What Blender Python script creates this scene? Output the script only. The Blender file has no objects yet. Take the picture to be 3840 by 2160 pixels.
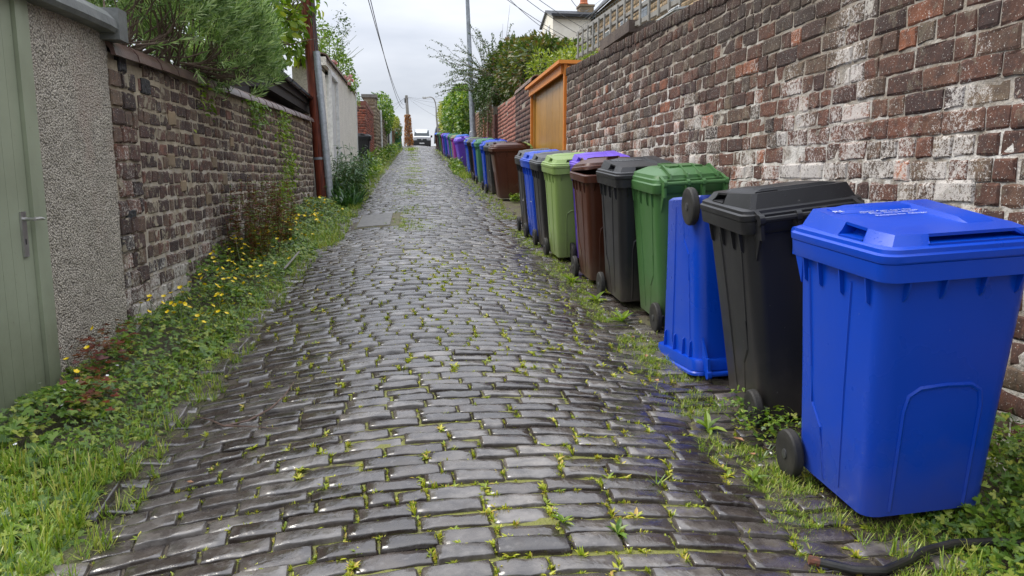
import bpy, math, random
import numpy as np
from mathutils import Matrix, Vector, Euler, noise as mnoise
R_ = math.radians
rnd = random.Random(7)
nr = np.random.default_rng(11)
sc = bpy.context.scene
col = sc.collection

# ---------------------------------------------------------------- camera, sky, sun, exposure
PSI, TH, EYE = R_(7.33), R_(8.5), 1.58
cam_d = bpy.data.cameras.new('camera'); cam = bpy.data.objects.new('camera', cam_d); col.objects.link(cam)
cam_d.sensor_width = 36; cam_d.lens = 26.0; cam_d.clip_start = .05; cam_d.clip_end = 1500
F = Vector((math.sin(PSI)*math.cos(TH), math.cos(PSI)*math.cos(TH), -math.sin(TH)))
RT = Vector((math.cos(PSI), -math.sin(PSI), 0)); UP = RT.cross(F)
m = Matrix.Identity(4)
for i in range(3): m[i][0], m[i][1], m[i][2] = RT[i], UP[i], -F[i]
m[2][3] = EYE; cam.matrix_world = m; sc.camera = cam

w = bpy.data.worlds.new("World"); sc.world = w; w.use_nodes = True
nt = w.node_tree; nt.nodes.clear()
def wn(t, **k):
    n = nt.nodes.new(t)
    for a, b in k.items():
        if a in n.inputs: n.inputs[a].default_value = b
        else: setattr(n, a, b)
    return n
out = wn('ShaderNodeOutputWorld'); bg = wn('ShaderNodeBackground', Strength=.1)
sky = wn('ShaderNodeTexSky'); sky.sky_type = 'NISHITA'; sky.sun_disc = False
SUN_EL, SUN_AZ = R_(52), R_(-60)       # azimuth measured from +Y (up the alley) towards +X
sky.sun_elevation = SUN_EL; sky.sun_rotation = SUN_AZ
tc = wn('ShaderNodeTexCoord'); mp = wn('ShaderNodeMapping'); mp.inputs['Scale'].default_value = (1, 1, 4.0)
mp.inputs['Location'].default_value = (.35, .1, .2)
nz = wn('ShaderNodeTexNoise', Scale=2.3, Detail=5.0, Roughness=.52)
cr = wn('ShaderNodeValToRGB')
cr.color_ramp.elements[0].position = .36; cr.color_ramp.elements[0].color = (2.9, 3.1, 3.55, 1)
cr.color_ramp.elements[1].position = .66; cr.color_ramp.elements[1].color = (4.5, 4.62, 4.9, 1)
mx = wn('ShaderNodeMix'); mx.data_type = 'RGBA'; mx.inputs[0].default_value = .93
L = nt.links.new
L(tc.outputs['Generated'], mp.inputs[0]); L(mp.outputs[0], nz.inputs[0]); L(nz.outputs[0], cr.inputs[0])
sz_ = wn('ShaderNodeSeparateXYZ'); L(tc.outputs['Generated'], sz_.inputs[0])
zr_ = wn('ShaderNodeMapRange'); zr_.inputs['From Min'].default_value = .12; zr_.inputs['From Max'].default_value = 1.0
zr_.inputs['To Min'].default_value = 1.0; zr_.inputs['To Max'].default_value = 3.4; L(sz_.outputs[2], zr_.inputs[0])
vm_ = wn('ShaderNodeVectorMath'); vm_.operation = 'SCALE'; L(cr.outputs[0], vm_.inputs[0]); L(zr_.outputs[0], vm_.inputs['Scale'])
L(sky.outputs[0], mx.inputs[6]); L(vm_.outputs[0], mx.inputs[7]); L(mx.outputs[2], bg.inputs[0]); L(bg.outputs[0], out.inputs[0])

sd = bpy.data.lights.new('sun', 'SUN'); sd.energy = 1.5; sd.angle = R_(25); sd.color = (1, .95, .86)
so = bpy.data.objects.new('sun', sd); col.objects.link(so)
sv = Vector((math.sin(SUN_AZ)*math.cos(SUN_EL), math.cos(SUN_AZ)*math.cos(SUN_EL), math.sin(SUN_EL)))
so.rotation_euler = sv.to_track_quat('Z', 'Y').to_euler(); so.location = sv*30
sc.view_settings.view_transform = 'Standard'; sc.view_settings.look = 'None'
sc.view_settings.exposure = 1.0; sc.view_settings.gamma = 1.0; sc.view_settings.use_curve_mapping = False
sc.render.engine = 'CYCLES'
sc.cycles.max_bounces = 5; sc.cycles.diffuse_bounces = 3; sc.cycles.transparent_max_bounces = 6

# ---------------------------------------------------------------- terrain
SL = math.tan(R_(3.7))
def prof(y):
    z = SL*y
    if y > 45: z -= .32*((y-45)/33)**2
    if y > 90: z -= .012*(y-90)**1.5
    return z
CXR = .15
def gz(x, y):
    z = prof(y) + .022*math.sin(y*.9+.5)*math.exp(-abs(y-9)/9) + .015*math.sin(y*.37+x*.8)
    t = (x-CXR)/1.38
    if abs(t) <= 1: z += .10*(1-t*t)
    elif t < -1: z += min(.07, (-1-t)*.15)
    else: z += min(.02, (t-1)*.03)
    return z

# ---------------------------------------------------------------- helpers
def tag(o, label=None, cat=None, group=None, kind=None):
    if label: o['label'] = label
    if cat: o['category'] = cat
    if group: o['group'] = group
    if kind: o['kind'] = kind
    return o
def link(o, parent=None):
    col.objects.link(o)
    if parent is not None: o.parent = parent
    return o
def empty(name, loc=(0, 0, 0), rot=(0, 0, 0), **k):
    o = bpy.data.objects.new(name, None); o.empty_display_size = .1
    o.location = loc; o.rotation_euler = rot; link(o); return tag(o, **k)
def mk(name, V, Fc, mat, parent=None, smooth=False, midx=None, sharp=None):
    me = bpy.data.meshes.new(name)
    me.from_pydata([tuple(v) for v in V], [], Fc)
    for x in (mat if isinstance(mat, (list, tuple)) else [mat]): me.materials.append(x)
    if smooth: me.polygons.foreach_set('use_smooth', [True]*len(me.polygons))
    if midx is not None: me.polygons.foreach_set('material_index', midx)
    me.update()
    if smooth and sharp: me.set_sharp_from_angle(angle=R_(sharp))
    return link(bpy.data.objects.new(name, me), parent)
class MB:
    def __init__(s): s.v = []; s.f = []; s.m = []; s.cm = 0
    def add(s, V, Fc):
        n = len(s.v); s.v += [tuple(p) for p in V]; s.f += [tuple(n+i for i in f) for f in Fc]; s.m += [s.cm]*len(Fc); return s
    def box(s, a, b, M=None):
        x0, y0, z0 = a; x1, y1, z1 = b
        V = [(x0, y0, z0), (x1, y0, z0), (x1, y1, z0), (x0, y1, z0), (x0, y0, z1), (x1, y0, z1), (x1, y1, z1), (x0, y1, z1)]
        if M is not None: V = [M @ Vector(p) for p in V]
        return s.add(V, [(0, 3, 2, 1), (4, 5, 6, 7), (0, 1, 5, 4), (1, 2, 6, 5), (2, 3, 7, 6), (3, 0, 4, 7)])
    def loft(s, rings, cap0=True, cap1=True, closed=True):
        n = len(rings[0]); V = [p for r in rings for p in r]; Fc = []
        for i in range(len(rings)-1):
            for j in range(n if closed else n-1):
                k = (j+1) % n
                Fc.append((i*n+j, i*n+k, (i+1)*n+k, (i+1)*n+j))
        if cap0: Fc.append(tuple(range(n-1, -1, -1)))
        if cap1: Fc.append(tuple((len(rings)-1)*n+j for j in range(n)))
        return s.add(V, Fc)
    def tube(s, pts, r, seg=8, cap=True):
        pts = [Vector(p) for p in pts]; rs = r if isinstance(r, (list, tuple)) else [r]*len(pts)
        rings = []; ref = Vector((0, 0, 1))
        for i, p in enumerate(pts):
            t = (pts[min(i+1, len(pts)-1)]-pts[max(i-1, 0)]).normalized()
            rr = ref if abs(t.dot(ref)) < .95 else Vector((1, 0, 0))
            a = t.cross(rr).normalized(); b = t.cross(a)
            if rings and a.dot(pa) < 0: a = -a; b = -b
            pa = a
            rings.append([p + (a*math.cos(q)+b*math.sin(q))*rs[i] for q in [k*2*math.pi/seg for k in range(seg)]])
        return s.loft(rings, cap, cap)
    def lathe(s, prof_, axis='z', seg=16, M=None):
        rings = []
        for r, h in prof_:
            ring = []
            for k in range(seg):
                a = k*2*math.pi/seg
                p = Vector((r*math.cos(a), r*math.sin(a), h))
                if axis == 'x': p = Vector((h, r*math.cos(a), r*math.sin(a)))
                if M is not None: p = M @ p
                ring.append(p)
            rings.append(ring)
        return s.loft(rings)
    def build(s, name, mat, parent=None, smooth=False, sharp=35):
        return mk(name, s.v, s.f, mat, parent, smooth, s.m if isinstance(mat, (list, tuple)) else None, sharp)

def scatter(name, temps, mats, material, parent=None, smooth=False, which=None):
    """one mesh from many placements; temps: list of (verts Nx3, faces list), mats: Nx4x4"""
    mats = np.asarray(mats, float); n = len(mats)
    if which is None: which = nr.integers(0, len(temps), n)
    AV = []; AL = []; AS = []; off = 0
    for k, (tv, tf) in enumerate(temps):
        sel = mats[which == k]
        if not len(sel): continue
        tv = np.asarray(tv, float); h = np.c_[tv, np.ones(len(tv))]
        vv = np.einsum('nij,vj->nvi', sel[:, :3, :], h).reshape(-1, 3)
        lens = np.array([len(f) for f in tf]); flat = np.array([i for f in tf for i in f])
        idx = (flat[None, :] + (np.arange(len(sel))*len(tv))[:, None] + off).reshape(-1)
        AV.append(vv); AL.append(idx); AS.append(np.tile(lens, len(sel))); off += len(vv)
    V = np.concatenate(AV); I = np.concatenate(AL); S = np.concatenate(AS)
    me = bpy.data.meshes.new(name)
    me.vertices.add(len(V)); me.vertices.foreach_set('co', V.reshape(-1).astype(np.float32))
    me.loops.add(len(I)); me.loops.foreach_set('vertex_index', I.astype(np.int32))
    me.polygons.add(len(S)); st = np.concatenate([[0], np.cumsum(S)[:-1]])
    me.polygons.foreach_set('loop_start', st.astype(np.int32)); me.polygons.foreach_set('loop_total', S.astype(np.int32))
    if smooth: me.polygons.foreach_set('use_smooth', np.ones(len(S), bool))
    me.materials.append(material); me.update(calc_edges=True)
    return link(bpy.data.objects.new(name, me), parent)
def TRS(p, rx=0, ry=0, rz=0, s=1):
    M = Euler((rx, ry, rz)).to_matrix().to_4x4()
    sx, sy, sz = (s, s, s) if not isinstance(s, (tuple, list)) else s
    M = Matrix.Translation(p) @ M @ Matrix.Diagonal((sx, sy, sz, 1))
    return np.array(M)
def AIM(p, d, roll=0, s=1):
    """local +Y along d, local Z up-ish"""
    d = Vector(d).normalized()
    q = d.to_track_quat('Y', 'Z').to_matrix().to_4x4()
    sx, sy, sz = (s, s, s) if not isinstance(s, (tuple, list)) else s
    return np.array(Matrix.Translation(p) @ q @ Matrix.Rotation(roll, 4, 'Y') @ Matrix.Diagonal((sx, sy, sz, 1)))

# ---------------------------------------------------------------- materials
class NT:
    def __init__(s, name):
        s.m = bpy.data.materials.new(name); s.m.use_nodes = True; s.t = s.m.node_tree
        s.p = s.t.nodes['Principled BSDF']
        s.out = s.t.nodes['Material Output']
    def n(s, t, **k):
        n = s.t.nodes.new(t)
        for a, b in k.items():
            a2 = a.replace('_', ' ')
            tgt = n.inputs.get(a2) if a2 in n.inputs else None
            if tgt is not None:
                if hasattr(b, 'is_output') : s.t.links.new(b, tgt)
                else: tgt.default_value = b
            else: setattr(n, a, b)
        return n
    def l(s, a, b): s.t.links.new(a, b)
    def pos(s):
        if not hasattr(s, '_g'): s._g = s.n('ShaderNodeNewGeometry')
        return s._g.outputs['Position']
    def obj(s):
        if not hasattr(s, '_o'): s._o = s.n('ShaderNodeTexCoord')
        return s._o.outputs['Object']
    def noise(s, sc_, det=3, rough=.55, vec=None, dist=0):
        return s.n('ShaderNodeTexNoise', Vector=vec or s.pos(), Scale=sc_, Detail=det, Roughness=rough, Distortion=dist).outputs[0]
    def vor(s, sc_, feat='F1', out='Distance', vec=None, rand=1):
        n = s.n('ShaderNodeTexVoronoi'); n.feature = feat
        s.l(vec or s.pos(), n.inputs['Vector']); n.inputs['Scale'].default_value = sc_; n.inputs['Randomness'].default_value = rand
        return n.outputs[out]
    def ramp(s, f, stops, interp='LINEAR'):
        r = s.n('ShaderNodeValToRGB'); s.l(f, r.inputs[0]); e = r.color_ramp.elements; r.color_ramp.interpolation = interp
        while len(e) < len(stops): e.new(.5)
        for i, (p, c) in enumerate(stops):
            e[i].position = p
            if not isinstance(c, (tuple, list)): c = (c, c, c)
            e[i].color = (*c, 1)
        return r.outputs[0]
    def mix(s, f, a, b, mode='MIX'):
        n = s.n('ShaderNodeMix'); n.data_type = 'RGBA'; n.blend_type = mode
        for v, i in ((f, 0), (a, 6), (b, 7)):
            if hasattr(v, 'is_output'): s.l(v, n.inputs[i])
            elif i == 0: n.inputs[0].default_value = v
            else: n.inputs[i].default_value = (*v, 1) if isinstance(v, (tuple, list)) else (v, v, v, 1)
        return n.outputs[2]
    def math(s, op, a, b=0, clamp=False):
        n = s.n('ShaderNodeMath'); n.operation = op; n.use_clamp = clamp
        for i, v in enumerate((a, b)):
            if hasattr(v, 'is_output'): s.l(v, n.inputs[i])
            else: n.inputs[i].default_value = v
        return n.outputs[0]
    def rand(s):
        if not hasattr(s, '_g'): s._g = s.n('ShaderNodeNewGeometry')
        o = s.n('ShaderNodeObjectInfo').outputs['Random']
        return s.math('FRACT', s.math('ADD', s._g.outputs['Random Per Island'], o))
    def bump(s, h, st=.5, d=.01, nrm=None):
        b = s.n('ShaderNodeBump'); b.inputs['Strength'].default_value = st; b.inputs['Distance'].default_value = d
        s.l(h, b.inputs['Height'])
        if nrm is not None: s.l(nrm, b.inputs['Normal'])
        return b.outputs[0]
    def set(s, **k):
        for a, b in k.items():
            i = s.p.inputs[a.replace('_', ' ')]
            if hasattr(b, 'is_output'): s.l(b, i)
            else: i.default_value = (*b, 1) if isinstance(b, (tuple, list)) and len(b) == 3 else b
        return s.m
    def z(s, ax=2):
        x = s.n('ShaderNodeSeparateXYZ'); s.l(s.pos(), x.inputs[0]); return x.outputs[ax]
MT = {}
def simple(name, c, rough=.6, var=.25, scale=12, bump=.2, bs=60, metal=0, bd=.004, c2=None, rv=0, spec=.5):
    if name in MT: return MT[name]
    t = NT(name)
    d = c2 or tuple(x*(1-var) for x in c)
    k = t.mix(t.ramp(t.noise(scale, 4), [(.35, 0), (.65, 1)]), c, d)
    if rv:
        k = t.mix(rv, k, t.ramp(t.rand(), [(0, (.25, .25, .25)), (1, (1, 1, 1))]), 'MULTIPLY')
    t.set(Base_Color=k, Roughness=rough, Metallic=metal, Specular_IOR_Level=spec)
    if bump: t.set(Normal=t.bump(t.noise(bs, 3), bump, bd))
    MT[name] = t.m; return t.m
def leafmat(name, stops, trans=.35, rough=.42, scale=1.3):
    """leaf: per-leaf colour, translucency"""
    t = NT(name)
    c = t.ramp(t.rand(), stops)
    c = t.mix(t.math('MULTIPLY', t.noise(scale, 3), .55), c, (.9, .9, .55), 'MULTIPLY')
    t.set(Base_Color=c, Roughness=rough, Specular_IOR_Level=.45)
    tr = t.n('ShaderNodeBsdfTranslucent'); t.l(t.mix(1.0, c, (1.1, 1.25, .55), 'MULTIPLY'), tr.inputs[0])
    ms = t.n('ShaderNodeMixShader'); ms.inputs[0].default_value = trans
    t.l(t.p.outputs[0], ms.inputs[1]); t.l(tr.outputs[0], ms.inputs[2]); t.l(ms.outputs[0], t.out.inputs[0])
    MT[name] = t.m; return t.m

# wet setts
t = NT('wet_sett')
n1 = t.noise(9, 5, .6); n2 = t.noise(55, 4, .6); n3 = t.noise(3.1, 3)
c = t.ramp(t.rand(), [(0, (.026, .020, .015)), (.3, (.06, .046, .036)), (.65, (.105, .09, .078)), (.9, (.165, .148, .132)), (1, (.21, .185, .16))])
c = t.mix(t.ramp(n1, [(.35, 0), (.62, .8)]), c, (.026, .020, .018))
c = t.mix(t.ramp(t.noise(26, 4), [(.56, 0), (.7, .4)]), c, (.15, .135, .125))
t.set(Base_Color=c, Roughness=t.ramp(t.noise(14, 4), [(.35, .10), (.5, .20), (.68, .42)]), Specular_IOR_Level=1.0,
      Normal=t.bump(n2, .3, .002, t.bump(t.noise(20, 3, .5, None, 1.5), .45, .004, t.bump(n1, .35, .008))))
M_SETT = t.m
# joint soil + moss
t = NT('mossy_joint_soil')
xm = t.n('ShaderNodeMapRange', Value=t.math('ABSOLUTE', t.math('SUBTRACT', t.z(0), .3)), From_Min=.5, From_Max=1.5, To_Min=.14, To_Max=-.16)
c = t.mix(t.ramp(t.math('ADD', t.noise(14, 5), xm.outputs[0]), [(.46, 0), (.58, .95)]), (.05, .036, .022), (.17, .18, .022))
c = t.mix(t.ramp(t.noise(160, 2), [(.4, 0), (.75, .6)]), c, (.16, .13, .09))
t.set(Base_Color=c, Roughness=.7, Normal=t.bump(t.noise(90, 4), .9, .012)); M_JOINT = t.m
t = NT('verge_soil')
c = t.mix(t.ramp(t.noise(5, 5), [(.38, 0), (.62, 1)]), (.05, .037, .025), (.07, .075, .02))
c = t.mix(t.ramp(t.noise(140, 2), [(.5, 0), (.75, .7)]), c, (.2, .16, .11))
t.set(Base_Color=c, Roughness=.75, Normal=t.bump(t.noise(70, 4), .9, .02)); M_SOIL = t.m

def brickmat(name, stops, eff_z0, eff_z1, eff=.6, soot=None, effc=(.62, .58, .54), lich=0, slope=SL, smear=0):
    t = NT(name)
    r = t.rand()
    c = t.ramp(r, stops)
    n_f = t.noise(70, 4, .65); n_m = t.noise(16, 5, .6); mpl = t.n('ShaderNodeMapping'); mpl.inputs['Scale'].default_value = (1, 1, .45); t.l(t.pos(), mpl.inputs[0]); n_l = t.noise(1.5, 5, .65, mpl.outputs[0])
    c = t.mix(t.ramp(n_m, [(.40, 0), (.68, .75)]), c, (.055, .04, .038))
    c = t.mix(t.ramp(t.noise(38, 3), [(.58, 0), (.72, .5)]), c, (.27, .13, .085))
    # relative height
    rel = t.math('SUBTRACT', t.z(2), t.math('MULTIPLY', t.z(1), slope))
    if soot:
        c = t.mix(t.math('MULTIPLY', t.ramp(t.math('ADD', rel, t.math('MULTIPLY', t.math('SUBTRACT', n_l, .5), 1.4)),
            [(0, 0), (1, 0)]) if False else t.n('ShaderNodeMapRange', Value=t.math('ADD', rel, t.math('MULTIPLY', t.math('SUBTRACT', n_l, .5), 1.6)), From_Min=soot[0], From_Max=soot[1]).outputs[0], .78), c, (.05, .036, .03))
    mr = t.n('ShaderNodeMapRange', Value=t.math('ADD', rel, t.math('MULTIPLY', t.math('SUBTRACT', n_l, .5), 4.5)), From_Min=eff_z1, From_Max=eff_z0)
    lowf = t.n('ShaderNodeMapRange', Value=t.math('ADD', rel, t.math('MULTIPLY', t.math('SUBTRACT', n_l, .5), .8)), From_Min=(.45 if eff_z0 > .5 else -2), From_Max=(1.05 if eff_z0 > .5 else -1))
    thr = t.math('MULTIPLY', t.math('MULTIPLY', mr.outputs[0], lowf.outputs[0]), eff)
    sp = t.math('ADD', t.math('MULTIPLY', t.noise(48, 4, .7), .6), t.math('MULTIPLY', t.noise(150, 2, .7), .4))
    wv = t.math('ADD', t.math('MULTIPLY', t.math('SUBTRACT', r, .5), .18), thr)
    fm = t.n('ShaderNodeMapRange', Value=t.math('ADD', sp, wv), From_Min=.83, From_Max=.90).outputs[0]
    c = t.mix(t.math('MULTIPLY', fm, .8), c, effc)
    if smear:
        c = t.mix(t.math('MULTIPLY', t.ramp(t.math('ADD', t.noise(7, 5, .65), t.math('MULTIPLY', t.math('SUBTRACT', n_m, .5), .5)), [(.58, 0), (.63, 1)]), smear), c, (.30, .26, .185))
    if lich:
        c = t.mix(t.ramp(t.noise(110, 2), [(.66, 0), (.70, lich)]), c, (.62, .60, .54))
    t.set(Base_Color=c, Roughness=.86, Specular_IOR_Level=.25, Normal=t.bump(t.noise(110, 3, .7), .7, .004, t.bump(n_m, .7, .008)))
    return t.m
M_BR = brickmat('weathered_brick_whitened', [(0, (.06, .036, .033)), (.2, (.11, .055, .04)), (.45, (.17, .075, .05)), (.62, (.13, .08, .055)), (.74, (.19, .14, .095)), (.84, (.06, .048, .046)), (.92, (.26, .10, .055)), (1, (.44, .15, .07))],
                .7, 3.0, .43, soot=(1.7, 2.45), lich=.9, smear=.25)
M_BL = brickmat('soot_dark_brick', [(0, (.045, .033, .029)), (.25, (.08, .054, .045)), (.5, (.115, .070, .053)), (.68, (.16, .115, .08)), (.82, (.05, .044, .044)), (.93, (.14, .070, .05)), (1, (.20, .10, .072))],
                -.2, 2.0, .40, soot=None, lich=.8, effc=(.60, .57, .50), smear=.85)
def mortarmat(name, a, b, wz0, wz1, white=.9, slope=SL, wc=(.66, .63, .58)):
    t = NT(name)
    rel = t.math('SUBTRACT', t.z(2), t.math('MULTIPLY', t.z(1), slope))
    c = t.mix(t.ramp(t.noise(6, 5), [(.35, 0), (.65, 1)]), a, b)
    mr = t.n('ShaderNodeMapRange', Value=t.math('ADD', rel, t.math('MULTIPLY', t.math('SUBTRACT', t.noise(1.3, 5, .65), .5), 3.4)), From_Min=wz1, From_Max=wz0)
    c = t.mix(t.math('MULTIPLY', t.math('MULTIPLY', mr.outputs[0], t.ramp(t.noise(9, 4), [(.38, .1), (.6, 1)])), white), c, wc)
    t.set(Base_Color=c, Roughness=.92, Specular_IOR_Level=.2, Normal=t.bump(t.noise(60, 4), .9, .012)); return t.m
M_MR = mortarmat('pale_mortar_right', (.16, .13, .10), (.30, .25, .195), 1.3, 3.0, 1.0)
M_MLF = mortarmat('sandy_mortar_left', (.25, .205, .14), (.42, .355, .255), -.3, 1.7, .9)
def render_mat(name, c1, c2, scale, bd=.012, stain=None, gap=.28):
    t = NT(name)
    vc = t.vor(scale, out='Color'); vd = t.vor(scale)
    sx = t.n('ShaderNodeSeparateColor'); t.l(vc, sx.inputs[0])
    c = t.mix(sx.outputs[0], c1, c2)
    c = t.mix(t.ramp(vd, [(.42, 0), (.75, .8)]), c, tuple(x*gap for x in c1))
    c = t.mix(t.math('MULTIPLY', t.ramp(t.noise(2.0, 4), [(.4, 0), (.7, 1)]), .45), c, tuple(x*.72 for x in c1))
    if stain: c = t.mix(t.math('MULTIPLY', t.ramp(t.noise(1.2, 5), [(.5, 0), (.65, 1)]), .5), c, stain)
    t.set(Base_Color=c, Roughness=.9, Normal=t.bump(t.math('SUBTRACT', 1.0, vd), .9, bd)); return t.m
M_PEB = render_mat('pebbledash', (.36, .32, .255), (.68, .61, .50), 78, .018, stain=(.42, .30, .24), gap=.2)
M_ROUGH = render_mat('white_roughcast', (.78, .74, .64), (.86, .83, .75), 40, .008, gap=.7)
def stonemat(name, c1, c2, s=20):
    return simple(name, c1, .85, c2=c2, scale=s, bump=.6, bs=50, bd=.01, rv=.35)

def plastic(name, c, rough=.36, dirt=.25):
    if name in MT: return MT[name]
    t = NT(name)
    ob = t.obj()
    n_b = t.noise(2.2, 4, .6, ob); g = t.noise(340, 2, .5, ob)
    k = t.mix(t.math('MULTIPLY', t.ramp(n_b, [(.4, 0), (.7, 1)]), .30), c, tuple(min(1, x*1.22+.002) for x in c))
    mpn = t.n('ShaderNodeMapping'); mpn.inputs['Scale'].default_value = (34, 34, 3.2); t.l(ob, mpn.inputs[0])
    scr = t.ramp(t.noise(2.2, 5, .7, mpn.outputs[0]), [(.66, 0), (.74, 1)])
    k = t.mix(t.math('MULTIPLY', scr, .26), k, tuple(min(1, x*1.3+.05) for x in c))
    sepz = t.n('ShaderNodeSeparateXYZ'); t.l(ob, sepz.inputs[0])
    low = t.n('ShaderNodeMapRange', Value=t.math('ADD', sepz.outputs[2], t.math('MULTIPLY', t.noise(9, 4, .6, ob), -.35)), From_Min=.18, From_Max=-.14)
    k = t.mix(t.math('MULTIPLY', low.outputs[0], dirt*1.8, True), k, (.10, .08, .06))
    k = t.mix(t.ramp(t.noise(30, 4, .6, ob), [(.735, 0), (.76, .4)]), k, (.4, .38, .34))
    # rain drops on the plastic
    vd = t.vor(85, vec=ob); drop = t.ramp(vd, [(0, 1), (.24, .0)]); k2 = t.math('MULTIPLY', drop, t.ramp(t.noise(12, 2, .5, ob), [(.45, 0), (.55, 1)]))
    up = t.n('ShaderNodeSeparateXYZ'); t.l(t._g.outputs['Normal'] if hasattr(t, '_g') else t.n('ShaderNodeNewGeometry').outputs['Normal'], up.inputs[0])
    k2 = t.math('MULTIPLY', k2, t.math('GREATER_THAN', up.outputs[2], .3))
    t.set(Base_Color=k, Roughness=t.ramp(n_b, [(.3, rough-.08), (.7, rough+.12)]), Specular_IOR_Level=.36,
          Normal=t.bump(k2, .6, .003, t.bump(g, .12, .0015)))
    MT[name] = t.m; return t.m
PC = {'blue': plastic('blue_plastic', (.0, .047, .43), .30, .15), 'black': plastic('black_plastic', (.016, .016, .018), .38), 'green': plastic('green_plastic', (.052, .135, .040)),
      'lime': plastic('lime_plastic', (.20, .29, .085)), 'brown': plastic('brown_plastic', (.062, .018, .009)), 'purple': plastic('purple_plastic', (.13, .06, .50)),
      'magenta': plastic('magenta_plastic', (.30, .035, .30)), 'teal': plastic('teal_green_plastic', (.045, .17, .085)), 'skyblue': plastic('mid_blue_plastic', (.02, .11, .48)),
      'grey': plastic('dark_grey_plastic', (.045, .047, .052)), 'tan': plastic('khaki_plastic', (.20, .19, .10))}
M_RUB = simple('tyre_rubber', (.010, .010, .010), .7, c2=(.030, .027, .023), scale=9, bs=120, bump=.4)
M_HUB = simple('hub_plastic', (.055, .055, .058), .4)
M_WHITE = simple('white_print', (.72, .73, .74), .5, var=.2, scale=60, bump=0)
M_GALV = simple('galvanised_steel', (.42, .45, .48), .42, c2=(.30, .33, .36), scale=22, bump=.15, metal=.25)
M_ZINC = simple('grey_lamp_paint', (.30, .33, .36), .5, c2=(.19, .21, .23), scale=8, bump=.1, metal=.1)
t = NT('red_brown_pole_wood')
mpn = t.n('ShaderNodeMapping'); mpn.inputs['Scale'].default_value = (14, 14, .8); t.l(t.pos(), mpn.inputs[0])
c = t.ramp(t.noise(3, 5, .65, mpn.outputs[0]), [(.3, (.045, .012, .008)), (.5, (.20, .04, .02)), (.72, (.36, .095, .04))])
t.set(Base_Color=c, Roughness=.55, Normal=t.bump(t.noise(4, 4, .6, mpn.outputs[0]), .6, .01)); M_POLE = t.m
def wood(name, stops, sc3=(3, 3, .5), rough=.5, bd=.004):
    t = NT(name); mpn = t.n('ShaderNodeMapping'); mpn.inputs['Scale'].default_value = sc3; t.l(t.pos(), mpn.inputs[0])
    c = t.ramp(t.noise(9, 5, .65, mpn.outputs[0], .4), stops)
    c = t.mix(.4, c, t.ramp(t.rand(), [(0, (.6, .6, .6)), (1, (1, 1, 1))]), 'MULTIPLY')
    t.set(Base_Color=c, Roughness=rough, Normal=t.bump(t.noise(12, 4, .6, mpn.outputs[0]), .5, bd)); return t.m
M_ORW = wood('orange_stained_wood', [(.3, (.66, .20, .018)), (.7, (.78, .28, .035))])
M_PAN = wood('varnished_brown_board', [(.3, (.26, .12, .02)), (.55, (.42, .21, .035)), (.75, (.52, .29, .065))], (2.5, 2.5, .35), .35)
M_GRW = wood('weathered_grey_wood', [(.3, (.17, .16, .14)), (.7, (.33, .31, .275))])
M_REDW = wood('red_brown_timber', [(.3, (.10, .025, .018)), (.7, (.17, .05, .035))])
M_DARKW = simple('dark_board', (.03, .026, .025), .7)
M_COP = simple('brown_coping_tile', (.085, .045, .038), .38, c2=(.15, .085, .07), scale=5, bump=.35, bs=30, bd=.01, rv=.3)
M_CLAY = simple('clay_ridge_tile', (.13, .095, .08), .6, c2=(.24, .15, .11), scale=9, bump=.35, bs=40, rv=.3)
M_FELT = simple('grey_capping', (.085, .092, .088), .55, c2=(.15, .155, .145), scale=4, bump=.5, bs=18, bd=.012)
t = NT('sage_green_paint')
c = t.mix(t.ramp(t.noise(3, 4), [(.35, 0), (.65, 1)]), (.29, .32, .225), (.25, .275, .19))
lw = t.n('ShaderNodeMapRange', Value=t.math('ADD', t.z(2), t.math('MULTIPLY', t.noise(7, 5, .7), -.5)), From_Min=.75, From_Max=.0)
c = t.mix(t.math('MULTIPLY', lw.outputs[0], .75), c, (.09, .10, .055))
c = t.mix(t.ramp(t.noise(34, 5, .7), [(.66, 0), (.69, .8)]), c, (.16, .14, .10))
t.set(Base_Color=c, Roughness=.42, Normal=t.bump(t.noise(60, 3), .12, .004)); M_SAGE = t.m
M_CHROME = simple('satin_metal', (.55, .54, .53), .3, metal=.9, bump=0)
M_GUT = simple('black_gutter_plastic', (.012, .011, .012), .22, bump=0)
M_SLATE = simple('grey_slate', (.055, .06, .07), .45, c2=(.10, .105, .115), scale=3, bump=.4, bs=20, rv=.4)
M_HARL = simple('cream_harling', (.86, .82, .72), .85, c2=(.74, .69, .58), scale=2.2, bump=.35, bs=70)
M_SAND = stonemat('sandstone', (.30, .22, .13), (.20, .15, .095), 3)
M_GLASS = simple('window_glass', (.07, .09, .10), .12, bump=0, spec=.8)
M_WFR = simple('white_frame', (.72, .72, .70), .4, bump=0)
M_RUST = simple('rusty_metal', (.16, .055, .03), .7, c2=(.06, .03, .02), scale=60, bump=.5)
M_HOSE = simple('black_pipe_plastic', (.012, .012, .012), .33, c2=(.03, .028, .025), bump=.2)
M_CONC = simple('concrete_grey', (.20, .19, .17), .7, c2=(.12, .115, .10), scale=9, bump=.5)
M_TWIG = simple('twig_bark', (.09, .055, .04), .6, c2=(.16, .10, .075), scale=30)
M_STEM = simple('woody_stem', (.10, .065, .045), .8, c2=(.17, .12, .085), scale=30, rv=.3)
M_GSTEM = simple('green_stem', (.09, .13, .035), .6)
M_WIRE = simple('cable_black', (.06, .062, .07), .5, bump=0)
G = [(.0, (.045, .10, .014)), (.4, (.10, .19, .02)), (.75, (.19, .29, .03)), (1, (.34, .36, .06))]
M_BUTT = leafmat('buttercup_leaf', G, .3, .38)
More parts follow.
